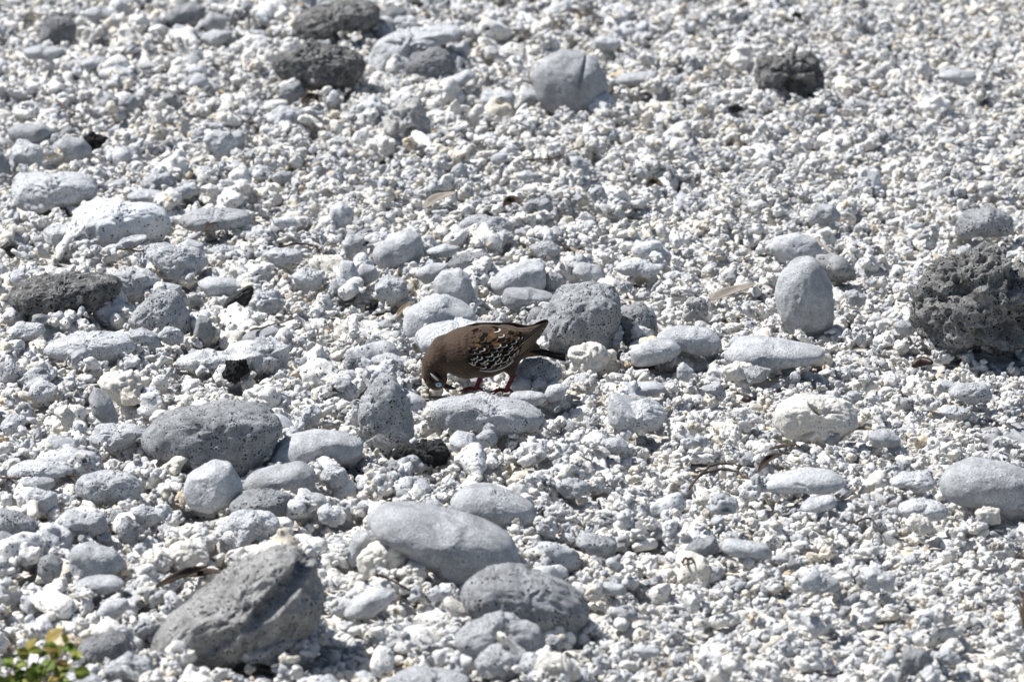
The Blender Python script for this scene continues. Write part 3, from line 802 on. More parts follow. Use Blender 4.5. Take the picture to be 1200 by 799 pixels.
# ------------------------------------------------------------------ coral fragment prototypes (unit size)
def proto(kind, seed):
    rg = np.random.default_rng(seed)
    parts = []
    if kind == 'finger':
        n = rg.integers(3, 5); p = np.array([-0.75, 0, 0]); r = rg.uniform(.26, .36); a = rg.uniform(-.35, .35)
        for q in range(n):
            step = 1.5 / n * np.array([math.cos(a), math.sin(a), rg.uniform(-.25, .25)])
            r2 = r * rg.uniform(.85, 1.15)
            parts.append((p, p + step, r, r2)); p = p + step; r = r2; a += rg.uniform(-.6, .6)
        for q in range(rg.integers(1, 4)):
            s = parts[rg.integers(len(parts))]; dirn = rg.normal(size=3); dirn /= np.linalg.norm(dirn)
            parts.append((s[1], s[1] + dirn * .34, .22, .17))
    elif kind == 'knob':
        for q in range(rg.integers(5, 9)):
            dirn = rg.normal(size=3) * (1, .9, .6); dirn /= np.linalg.norm(dirn)
            parts.append((dirn * .1, dirn * rg.uniform(.35, .62) * np.array([1, .9, .65]), .36, rg.uniform(.20, .34)))
    elif kind == 'branch':
        base = np.array([-.6, 0, 0]); fork = np.array([.0, rg.uniform(-.1, .1), 0])
        parts.append((base, fork, .27, .26))
        for s in (-1, 1):
            e = fork + np.array([rg.uniform(.35, .65), s * rg.uniform(.3, .6), rg.uniform(-.2, .3)])
            parts.append((fork, e, .25, rg.uniform(.17, .25)))
        parts.append((base, base + rg.normal(size=3) * .2, .27, .2))
    elif kind == 'chunk':
        parts.append((rg.normal(size=3) * .2, rg.normal(size=3) * .25, .52, .45))
        for q in range(3):
            dirn = rg.normal(size=3); dirn /= np.linalg.norm(dirn)
            parts.append((dirn * .2, dirn * .5 * np.array([1, 1, .7]), .4, .26))
    else:  # pebble
        parts.append((np.array([-.3, 0, 0]), np.array([.3, rg.uniform(-.15, .15), 0]), rg.uniform(.42, .55), rg.uniform(.42, .6)))
    np_ = rg.integers(5, 12) if kind != 'pebble' else 2
    pits = rg.normal(size=(np_, 3)); pits /= np.linalg.norm(pits, axis=1)[:, None]
    prr = rg.uniform(.06, .16, np_)
    amp = {'finger': .10, 'knob': .10, 'branch': .09, 'chunk': .17, 'pebble': .09}[kind]
    def f(g):
        d = None
        for a, b, ra, rb in parts:
            s = cone_sdf(g, a, b, ra, rb)
            d = s if d is None else smin(d, s, .12)
        d = d + amp * (fbm(g * 2.6 + seed, seed, 3) * .8) + .03 * vnoise(g * 9 + seed, seed + 4)
        for c, rr_ in zip(pits, prr):
            # pits run from the surface towards the core
            s = cone_sdf(g, c * .42, c * 1.1, rr_ * .8, rr_)
            d = -smin(-d, s, .05)
        if kind in ('pebble',):
            d = np.maximum(d, np.abs(g[..., 2]) * 1.0 - .42)
        return d
    V, Q = surface_nets(f, (-1.45,) * 3, (1.45,) * 3, 34)
    V = V - (V.max(0) + V.min(0)) / 2
    V = V / np.abs(V).max()
    return V, Q

PKINDS = ['finger'] * 6 + ['knob'] * 7 + ['branch'] * 4 + ['chunk'] * 7 + ['pebble'] * 4
PNAME = {'finger': 'coral_finger', 'knob': 'knobby_coral', 'branch': 'forked_coral', 'chunk': 'coral_fragment', 'pebble': 'coral_pebble'}
PROTO = []
pcol = bpy.data.collections.new('coral_pieces')
for s, kd in enumerate(PKINDS):
    V, Q = proto(kd, 300 + s)
    me = mesh_from(PNAME[kd], V, Q)
    me.materials.append(M_CORAL)
    ext = (V.max(0) - V.min(0)) / 2
    PROTO.append((kd, me, ext))

# ------------------------------------------------------------------ pile the fragments on the bed
def half_width(y):
    return 0.1041 * np.sqrt(y * y + CAM_H ** 2)

PX = []; PY = []; PZ = []; PR = []; PK = []; PA = []; PS = []
KW = {'finger': .24, 'knob': .20, 'branch': .10, 'chunk': .34, 'pebble': .12}
pw = np.array([KW[k] / PKINDS.count(k) for k in PKINDS]); pw /= pw.sum()

_b = on_plane(578, 456, .004)[0]
BIRD = (_b[0] - .105, _b[0] + .035, _b[1] - .045, _b[1] + .035)     # the dove has nosed the larger bits aside here
def drop(n, rmin, rmax, power, region, leftbias=0.0, batch=1500, lift=.42):
    x0, x1, y0, y1, margin = region
    made = 0
    while made < n:
        b = min(batch, n - made); made += b
        x = RNG.uniform(x0, x1, b); y = RNG.uniform(y0, y1, b)
        keep = np.abs(x) < half_width(y) + margin
        if leftbias:
            keep &= RNG.uniform(0, 1, b) < np.clip(1 - leftbias * (x / half_width(y) + .15), .12, 1)
        x, y = x[keep], y[keep]
        if len(x) == 0: continue
        u = RNG.uniform(0, 1, len(x))
        r = rmin + (rmax - rmin) * u ** power
        ix, iy = gidx(x, y)
        ok = (HERO[ix, iy] < 0.004) & ~((r > .0055) & (x > BIRD[0]) & (x < BIRD[1]) & (y > BIRD[2]) & (y < BIRD[3]))
        x, y, r = x[ok], y[ok], r[ok]
        hs = []
        for dx, dy in ((0, 0), (.5, 0), (-.5, 0), (0, .5), (0, -.5)):
            a, c = gidx(x + dx * r, y + dy * r)
            hs.append(np.minimum(H[a, c], .03))
        hs = np.sort(np.array(hs), 0)
        z = (hs[1] + hs[2] + hs[3]) / 3 + lift * r
        z = np.minimum(z, 0.016)
        k = RNG.choice(len(PKINDS), len(x), p=pw)
        ang = np.stack([RNG.normal(0, .45, len(x)), RNG.normal(0, .45, len(x)), RNG.uniform(0, 6.283, len(x))], 1)
        # raise the height map by a dome per fragment
        m = int(np.ceil(rmax / CELL))
        for a in range(-m, m + 1):
            for c in range(-m, m + 1):
                dist2 = ((a * CELL) ** 2 + (c * CELL) ** 2) / (r * .8) ** 2
                sel = dist2 < 1
                if not sel.any(): continue
                jx, jy = gidx(x[sel] + a * CELL, y[sel] + c * CELL)
                np.maximum.at(H, (jx, jy), z[sel] + .55 * r[sel] * np.sqrt(1 - dist2[sel]))
        PS.append(np.stack([RNG.uniform(1.0, 1.2, len(x)), RNG.uniform(.85, 1.08, len(x)), RNG.uniform(.72, .98, len(x))], 1)); PX.append(x); PY.append(y); PZ.append(z); PR.append(r); PK.append(k); PA.append(ang)

VIEW = (-1.5, 1.5, 4.75, 9.35, .30)
OUT = (HX0, HX1, HY0, HY1, 5.0)
drop(26000, .009, .016, 1.5, OUT, 0, 4000)
drop(9000, .014, .036, 1.9, VIEW, 1.1, 250, .24)
drop(46000, .0070, .0165, 1.8, VIEW, .35, 2500, .38)
drop(68000, .0046, .0102, 1.3, VIEW, -.45, 3500, .40)
drop(45000, .0028, .0055, 1.2, (-1.3, 1.3, 4.85, 8.9, .12), 0, 5000, .45)
drop(2200, .011, .030, 2.2, VIEW, .9, 250, .34)
X = np.concatenate(PX); Y = np.concatenate(PY); Z = np.concatenate(PZ); R = np.concatenate(PR); K = np.concatenate(PK); A = np.concatenate(PA); SC = np.concatenate(PS)
buried = Z + .9 * R < H[gidx(X, Y)] - .003
X, Y, Z, R, K, A, SC = (q[~buried] for q in (X, Y, Z, R, K, A, SC))
print('fragments', len(X), 'mean bed height in view', H[int((0 - HX0) / CELL) - 100:int((0 - HX0) / CELL) + 100, 400:900].mean())

# individuals: the 300 that show largest in the picture
hw = half_width(Y)
slant = np.sqrt(Y ** 2 + CAM_H ** 2)
v_img = 399.5 - FPX * np.tan(PITCH - np.arctan2(CAM_H - Z, Y)) * 1.0
inside = (np.abs(X) < hw * .985) & (v_img > 8) & (v_img < 790)
late = np.arange(len(X))
zrel = Z + .3 * R - H[gidx(X, Y)]
vis = inside & (zrel > -0.006)
score = np.where(vis, R / slant, 0)
top = np.argsort(-score)[:300]
sing = np.zeros(len(X), bool); sing[top] = True
LBL = {'finger': ('white finger-shaped coral piece lying loose on the rubble', 'finger-shaped coral pieces'),
       'knob': ('white coral piece with several rounded knobs loose on the rubble', 'knobby coral pieces'),
       'branch': ('white forked coral branch piece lying loose on the rubble', 'forked coral pieces'),
       'chunk': ('irregular bleached coral piece lying loose on the rubble', 'irregular coral pieces'),
       'pebble': ('worn flattish coral pebble lying loose on the rubble', 'worn coral pebbles')}
for t in top:
    kd, me, ext = PROTO[K[t]]
    o = bpy.data.objects.new(PNAME[kd], me)
    COL.objects.link(o)
    o.location = (X[t], Y[t], Z[t]); o.rotation_euler = tuple(A[t]); o.scale = tuple(R[t] * SC[t])
    tag(o, LBL[kd][0], 'coral', LBL[kd][1])

# the rest: one object of loose rubble
rest = ~sing
me = bpy.data.meshes.new('coral_rubble')
nv = int(rest.sum())
me.vertices.add(nv)
me.vertices.foreach_set('co', np.stack([X, Y, Z], 1)[rest].astype(np.float32).ravel())
def attr(name, typ, data):
    a = me.attributes.new(name, typ, 'POINT')
    a.data.foreach_set('vector' if typ == 'FLOAT_VECTOR' else 'value', data.ravel())
attr('rot', 'FLOAT_VECTOR', A[rest].astype(np.float32))
attr('siz', 'FLOAT_VECTOR', (R[:, None] * SC)[rest].astype(np.float32))
attr('kind_index', 'INT', K[rest].astype(np.int32))
rubble = link('coral_rubble', me)
rubble['kind'] = 'stuff'
rubble['label'] = 'bed of small bleached white coral rubble covering the beach'
rubble['category'] = 'rubble'
for s, (kd, pm, ext) in enumerate(PROTO):
    po = bpy.data.objects.new('coral_piece_%02d' % s, pm)
    pcol.objects.link(po)
ng = bpy.data.node_groups.new('scatter_rubble', 'GeometryNodeTree')
ng.interface.new_socket('Geometry', in_out='INPUT', socket_type='NodeSocketGeometry')
ng.interface.new_socket('Geometry', in_out='OUTPUT', socket_type='NodeSocketGeometry')
gi = ng.nodes.new('NodeGroupInput'); go = ng.nodes.new('NodeGroupOutput')
m2p = ng.nodes.new('GeometryNodeMeshToPoints')
ci = ng.nodes.new('GeometryNodeCollectionInfo')
ci.inputs['Collection'].default_value = pcol
ci.inputs['Separate Children'].default_value = True
ci.inputs['Reset Children'].default_value = True
iop = ng.nodes.new('GeometryNodeInstanceOnPoints')
iop.inputs['Pick Instance'].default_value = True
def named(n, typ):
    a = ng.nodes.new('GeometryNodeInputNamedAttribute'); a.data_type = typ
    a.inputs['Name'].default_value = n
    return [s for s in a.outputs if s.enabled and s.name == 'Attribute'][0]
e2r = ng.nodes.new('FunctionNodeEulerToRotation')
ng.links.new(gi.outputs[0], m2p.inputs['Mesh'])
ng.links.new(m2p.outputs[0], iop.inputs['Points'])
ng.links.new(ci.outputs[0], iop.inputs['Instance'])
ng.links.new(named('kind_index', 'INT'), iop.inputs['Instance Index'])
ng.links.new(named('rot', 'FLOAT_VECTOR'), e2r.inputs[0])
ng.links.new(e2r.outputs[0], iop.inputs['Rotation'])
ng.links.new(named('siz', 'FLOAT_VECTOR'), iop.inputs['Scale'])
ng.links.new(iop.outputs[0], go.inputs[0])
mod = rubble.modifiers.new('scatter', 'NODES')
mod.node_group = ng

# ------------------------------------------------------------------ ground sheet below and beyond the rubble
def ground():
    m, nt, bs = new_mat('coral_ground_material')
    L = nt.links
    tc = N(nt, 'ShaderNodeTexCoord')
    vo = N(nt, 'ShaderNodeTexVoronoi', Scale=62.0); L.new(tc.outputs['Object'], vo.inputs['Vector'])
    no = N(nt, 'ShaderNodeTexNoise', Scale=30.0, Detail=6.0); L.new(tc.outputs['Object'], no.inputs['Vector'])
    rp = ramp(nt, [(0.0, (0.36, 0.36, 0.36)), (0.35, (0.62, 0.60, 0.56)), (0.7, (0.70, 0.68, 0.64)), (1.0, (0.56, 0.48, 0.38))])
    sp = N(nt, 'ShaderNodeSeparateColor'); L.new(vo.outputs['Color'], sp.inputs[0]); L.new(sp.outputs[0], rp.inputs[0])
    r2 = ramp(nt, [(0.3, 0.7), (0.7, 1.1)]); L.new(no.outputs[0], r2.inputs[0])
    L.new(mix(nt, rp.outputs[0], r2.outputs[0], 1.0, 'MULTIPLY'), bs.inputs['Base Color'])
    inv = N(nt, 'ShaderNodeMath', operation='MULTIPLY_ADD'); L.new(vo.outputs['Distance'], inv.inputs[0])
    inv.inputs[1].default_value = -1.0; L.new(no.outputs[0], inv.inputs[2])
    bp = N(nt, 'ShaderNodeBump', Strength=1.0, Distance=0.012); L.new(inv.outputs[0], bp.inputs['Height'])
    L.new(bp.outputs[0], bs.inputs['Normal'])
    xs = np.array([-900, -200, -40, -10, -4, -2.3, -1, 0, 1, 2.3, 4, 10, 40, 200, 900.0])
    ys = np.array([-900, -200, -40, -10, 0, 3, 4.1, 6, 8, 10.6, 14, 24, 60, 200, 900.0])
    V = [(x, y, -0.024 if (abs(x) < 2.4 and 4 < y < 11) else 0.0) for x in xs for y in ys]
    n = len(ys)
    F = [(i * n + j, (i + 1) * n + j, (i + 1) * n + j + 1, i * n + j + 1) for i in range(len(xs) - 1) for j in range(n - 1)]
    g = link('ground', mesh_from('ground', V, F, False), m)
    g['kind'] = 'structure'
    g['label'] = 'pale coral sand under the rubble'
ground()

# ------------------------------------------------------------------ twigs, leaves, chips
def bed(x, y, w=2):
    ix, iy = gidx(np.array([x]), np.array([y]))
    a = H[max(ix[0] - w, 0):ix[0] + w + 1, max(iy[0] - w, 0):iy[0] + w + 1]
    return float(min(a.max(), 0.06))

def px_on_bed(u, v, up=0.002):
    z = 0.008
    for _ in range(4):
        p, _t = on_plane(u, v, z)
        z = .5 * z + .5 * (bed(p[0], p[1]) + up)
    p, _t = on_plane(u, v, z)
    return p

def tile_px(t, s):
    pts = [tuple(float(a) for a in q.split(',')) for q in s.split()]
    if TILE[t] is None: return pts
    return [(TILE[t][0] + a / TS, TILE[t][1] + b / TS) for a, b in pts]

def laid(uv, up):
    """a stiff thing lying across the bed: one straight slope over the bumps it rests on"""
    zs = np.array([px_on_bed(u, v, up)[2] for u, v in uv])
    q = np.linspace(0, 1, len(zs))
    fit = np.polyval(np.polyfit(q, zs, 1), q)
    fit = .75 * fit + .25 * np.maximum(zs, fit)
    return [on_plane(u, v, z)[0] for (u, v), z in zip(uv, fit)]

def stick(name, t, strands, rad, mat, label, cat):
    vf = []
    for s in strands:
        P = laid(tile_px(t, s), 0.0045 + rad)
        C = catmull(P, 5)
        C = [c + np.append(RNG.normal(0, rad * .35, 2), RNG.normal(0, rad * .35)) for c in C]
        n = len(C)
        vf.append(tube(C, [rad * (1 - .55 * k / n) * RNG.uniform(.8, 1.25) for k in range(n)], 7))
    V, F = join(*vf)
    o = link(name, mesh_from(name, V, F), mat)
    return tag(o, label, cat)

stick('twig', 'D', ['405,80 450,78 480,65 520,45', '450,78 490,88 515,62'], .0016, M_TWIG, 'forked black twig resting against a long pale stone', 'twig')
stick('twig', 'D', ['955,75 1000,66 1050,60 1100,70 1150,92', '1100,70 1130,95 1140,118'], .0019, M_TWIG, 'curved black twig with a short fork on pale stones', 'twig')
stick('twig', 'B', ['570,550 650,556 740,548 790,525 845,505'], .0015, M_TWIG, 'long thin dark twig lying alone in fine white rubble', 'twig')
stick('twig', 'H', ['120,425 160,438 200,460 240,480 278,502'], .0017, M_TWIG, 'straight thin black stick in front of the long tilted boulder', 'twig')
stick('twig', 'G', ['0,88 60,92 120,80 200,78 285,86', '200,78 250,92 262,110'], .0015, M_TWIG, 'thin black twig running along a wide flat pale stone', 'twig')
stick('twig', 'I', ['20,130 60,85 110,66 170,66 215,86 258,106', '60,85 100,48 160,40 200,48', '110,66 150,60 200,70'], .0018, M_TWIG, 'tangled dark twigs arching beside the smooth flat bluish stone', 'twig')
stick('twig', 'I', ['600,248 625,234 650,231 668,250 684,275'], .0016, M_TWIG, 'small curled dark twig in white rubble', 'twig')
stick('twig', 'F', ['465,50 490,72 522,98'], .0028, M_BARK, 'short brown stick leaning by the pale stone behind the upright oval', 'stick')
stick('twig', 'A', ['195,350 225,378 245,400 270,385 285,405', '245,400 240,440'], .0021, M_TWIG, 'crooked brown twig above the rounded grey stone and black chip', 'twig')
stick('twig', 'A', ['60,42 110,46 170,50'], .0018, M_BARK, 'thin straw-coloured stick in the farthest rubble', 'stick')
stick('twig', 'D', ['870,360 930,345 985,330 1030,312'], .0017, M_BARK, 'pale thin stick between a grey stone and small coral bits', 'stick')
stick('twig', 'I', ['0,385 15,368 35,380 0,395'], .0016, M_TWIG, 'small dark twig loop under the darker lumpy stone', 'twig')

def leaf_blade(t, s, width, mat, name, label, cat, curl=.4, thick=.0012, rise=0.004):
    C = catmull(laid(tile_px(t, s), rise + .002), 5)
    n = len(C); m = 6
    V = []; F = []
    for layer in (0, 1):
        for i, c in enumerate(C):
            t_ = i / (n - 1)
            tan = C[min(i + 1, n - 1)] - C[max(i - 1, 0)]; tan /= np.linalg.norm(tan)
            sd_ = np.cross(tan, (0, -.35, .94)); sd_ /= np.linalg.norm(sd_)
            up = np.cross(sd_, tan)
            w = width * (math.sin(math.pi * (0.06 + .90 * t_)) ** .7)
            for j in range(m + 1):
                q = j / m * 2 - 1
                V.append(c + sd_ * q * w + up * (curl * w * (q * q) + .12 * w * math.sin(9 * t_ + 3 * q) - layer * thick))
    k = m + 1
    for i in range(n - 1):
        for j in range(m):
            a = i * k + j
            F.append((a, a + 1, a + k + 1, a + k))
            b = a + n * k
            F.append((b, b + k, b + k + 1, b + 1))
    for i in range(n - 1):
        for e in (0, m):
            a = i * k + e; F.append((a, a + k, a + k + n * k, a + n * k))
    for e in (0, n - 1):
        for j in range(m):
            a = e * k + j; F.append((a, a + 1, a + 1 + n * k, a + n * k))
    return tag(link(name, mesh_from(name, V, F), mat), label, cat)

leaf_blade('F', '85,255 130,238 190,218 250,196', .009, M_BARK, 'wood_chip', 'grey flat splinter of driftwood beside the upright oval stone', 'wood', .15)
leaf_blade('B', '285,722 310,700 350,682 398,668', .008, M_BARK, 'bark_chip', 'grey-brown bark chip lying on the farther rubble', 'wood', .3)
leaf_blade('I', '265,66 285,40 310,22 338,10', .005, M_LEAF, 'dry_leaf', 'dark brown curled leaf beside the tangled dark twigs', 'leaf', .7, rise=.009)
leaf_blade('G', '545,470 610,440 680,415 775,405', .006, M_LEAF, 'dry_leaf', 'long dry brown leaf beside the cream knobbly coral lump', 'leaf', .7, rise=.006)
leaf_blade('G', '640,432 690,428 730,420 770,418', .005, M_LEAF, 'dry_leaf', 'shorter dry brown leaf tucked under the long one', 'leaf', .7)
leaf_blade('F', '300,772 340,765 395,755', .003, M_LEAF, 'dry_leaf', 'dry brown leaf in rubble below the opened coral chunk', 'leaf', .6)
leaf_blade('E', '190,320 210,290 245,262', .0032, M_DRY, 'dry_leaf', 'pale tan dry leaf tucked against the big pale boulder', 'leaf', .6)
leaf_blade('A', '715,800 735,775 758,752', .006, M_LEAF, 'dry_leaf', 'dark pointed leaf before the flat grey coral stone', 'leaf', .6, rise=.009)
leaf_blade('A', '1050,360 1080,340 1105,352', .008, M_LEAF, 'dry_leaf', 'dark curled leaf below the hollowed grey boulder', 'leaf', .9)
leaf_blade('B', '565,715 590,700 620,705', .007, M_LEAF, 'dry_leaf', 'small dark brown leaf next to a far pored stone', 'leaf', .9)
leaf_blade('B', '1060,650 1085,635 1110,645', .006, M_LEAF, 'dry_leaf', 'small brown leaf in fine far rubble', 'leaf', .9)

def pod(t, s, rad, label, name='seed_pod'):
    P = [px_on_bed(u, v, rad * .6) for u, v in tile_px(t, s)]
    C = catmull(P, 5); n = len(C)
    V, F = tube(C, [max(.0006, rad * math.sin(math.pi * (k + .35) / (n - .3)) ** .6) for k in range(n)], 12)
    return tag(link(name, mesh_from(name, V, F), M_POD), label, 'seed pod')
pod('F', '798,488 815,474 838,468 868,474', .0065, 'dark brown glossy seed pod in front of the big lava boulder')
pod('F', '210,600 221,600 233,603', .0045, 'small dark round seed among white coral bits')

# white down feather beside the upright stone
def feather():
    base, _ = on_plane(424, 521, .016)
    k = 1.12e-3
    pts = [(0, 0), (8, 5), (16, 8), (24, 6), (29, 1)]
    C = catmull([base + np.array([a * k, -.004 * (a / 29), b * k]) for a, b in pts], 6)
    q = link('down_feather', None, loc=base)
    tag(q, 'tiny white down feather beside the upright grey stone', 'feather')
    loc = [c - base for c in C]
    link('quill', mesh_from('quill', *tube(loc, [.0005 * (1 - .7 * i / len(loc)) for i in range(len(loc))], 6)), M_DOWN, q)
    vf = []
    for i in range(2, len(loc) - 1):
        for s in (-1, 1):
            for rr in range(2):
                l = .007 * RNG.uniform(.6, 1.1) * math.sin(math.pi * (i + 1) / (len(loc) + 1)) ** .5
                d = np.array([.55, RNG.normal(0, .35), s * 1.0]); d /= np.linalg.norm(d)
                a = loc[i]; vf.append(tube([a, a + d * l * .5 + np.array([.0006, 0, 0]), a + d * l + np.array([.002, 0, 0])], [.00022, .00018, .00008], 4))
    b = link('barbs', mesh_from('barbs', *join(*vf)), M_DOWN, q)
    b['kind'] = 'stuff'
feather()

# dry sprig at the far right of the beach
def sprig():
    base, _ = on_plane(1201, 728, .006)
    r = link('dry_sprig', None, loc=base)
    tag(r, 'withered brown grass sprig sticking out of fine white rubble', 'sprig')
    rg = np.random.default_rng(4)
    for i in range(11):
        a = rg.uniform(-1.1, .9); l = rg.uniform(.022, .042)
        p = [np.array([rg.normal(0, .001), rg.normal(0, .001), -.008]), np.array([math.sin(a) * l * .35, rg.normal(0, .004), l * .5]), np.array([math.sin(a) * l * .9, rg.normal(0, .008), l * (.95 if abs(a) < .7 else .75)])]
        C = catmull(p, 5)
        link('blade', mesh_from('blade', *tube(C, [.0013 * (1 - .85 * k / len(C)) for k in range(len(C))], 5)), M_DRY, r)
sprig()

# ------------------------------------------------------------------ green plant, near left
def plant():
    m, nt, bs = new_mat('plant_leaf_material')
    L = nt.links
    tc = N(nt, 'ShaderNodeTexCoord'); oi = N(nt, 'ShaderNodeObjectInfo')
    rp = ramp(nt, [(0, (0.10, 0.17, 0.025)), (.45, (0.17, 0.24, 0.04)), (.8, (0.30, 0.33, 0.07)), (1, (0.36, 0.24, 0.08))]); L.new(oi.outputs['Random'], rp.inputs[0])
    no = N(nt, 'ShaderNodeTexNoise', Scale=120.0, Detail=4.0); L.new(tc.outputs['Object'], no.inputs['Vector'])
    r2 = ramp(nt, [(.3, .75), (.7, 1.2)]); L.new(no.outputs[0], r2.inputs[0])
    c = mix(nt, rp.outputs[0], r2.outputs[0], 1.0, 'MULTIPLY')
    L.new(c, bs.inputs['Base Color']); bs.inputs['Roughness'].default_value = .5
    tr = N(nt, 'ShaderNodeBsdfTranslucent'); L.new(c, tr.inputs[0])
    ms = N(nt, 'ShaderNodeMixShader'); ms.inputs[0].default_value = .35
    L.new(bs.outputs[0], ms.inputs[1]); L.new(tr.outputs[0], ms.inputs[2])
    out = [n for n in nt.nodes if n.type == 'OUTPUT_MATERIAL'][0]
    L.new(ms.outputs[0], out.inputs['Surface'])
    stem_m = simple_mat('plant_stem_material', (0.16, 0.17, 0.05), .7, 100)
    base, t0 = on_plane(28, 835, 0.0)
    r = link('green_plant', None, loc=base)
    tag(r, 'low green leafy plant growing out of the coral rubble', 'plant')
    mpp = t0 / FPX
    rg = np.random.default_rng(12)
    stems = [(-30, 48), (-12, 60), (8, 78), (30, 92), (52, 86), (66, 66), (80, 55), (-42, 32), (20, 50)]
    for a, b in stems:
        tip = np.array([a * mpp, rg.uniform(-.015, .012), b * mpp])
        C = catmull([np.array([a * mpp * .15, 0, -.012]), tip * np.array([.45, .6, .55]), tip], 5)
        link('stem', mesh_from('stem', *tube(C, [.0013 * (1 - .6 * k / len(C)) for k in range(len(C))], 6)), stem_m, r)
        for q in range(8):
            s = C[min(len(C) - 1, int(len(C) * (.35 + .085 * q)))]
            d = Vector((rg.normal(0, .8), rg.normal(0, .6), rg.uniform(.1, .8))).normalized()
            ln = rg.uniform(.011, .020); wd = ln * rg.uniform(.30, .42)
            sd_ = d.cross(Vector((rg.normal(0, .4), -.6, .9))).normalized(); up = sd_.cross(d)
            V = []; F = []
            nseg = 7
            for layer in (0, 1):
                for i in range(nseg + 1):
                    t_ = i / nseg
                    w = wd * math.sin(math.pi * min(1, .04 + .95 * t_)) ** .75 + .0003
                    for j in (-1, 0, 1):
                        V.append(tuple(Vector(s) + d * ln * t_ + sd_ * w * j + up * (w * .35 * abs(j) - .28 * ln * t_ * t_ - layer * .0005)))
            k = 3; off = (nseg + 1) * 3
            for i in range(nseg):
                for j in range(2):
                    q0 = i * k + j
                    F.append((q0, q0 + 1, q0 + k + 1, q0 + k)); F.append((q0 + off, q0 + off + k, q0 + off + k + 1, q0 + off + 1))
                for e in (0, 2):
                    q0 = i * k + e; F.append((q0, q0 + k, q0 + k + off, q0 + off))
            link('leaf', mesh_from('leaf', V, F), m, r)
plant()

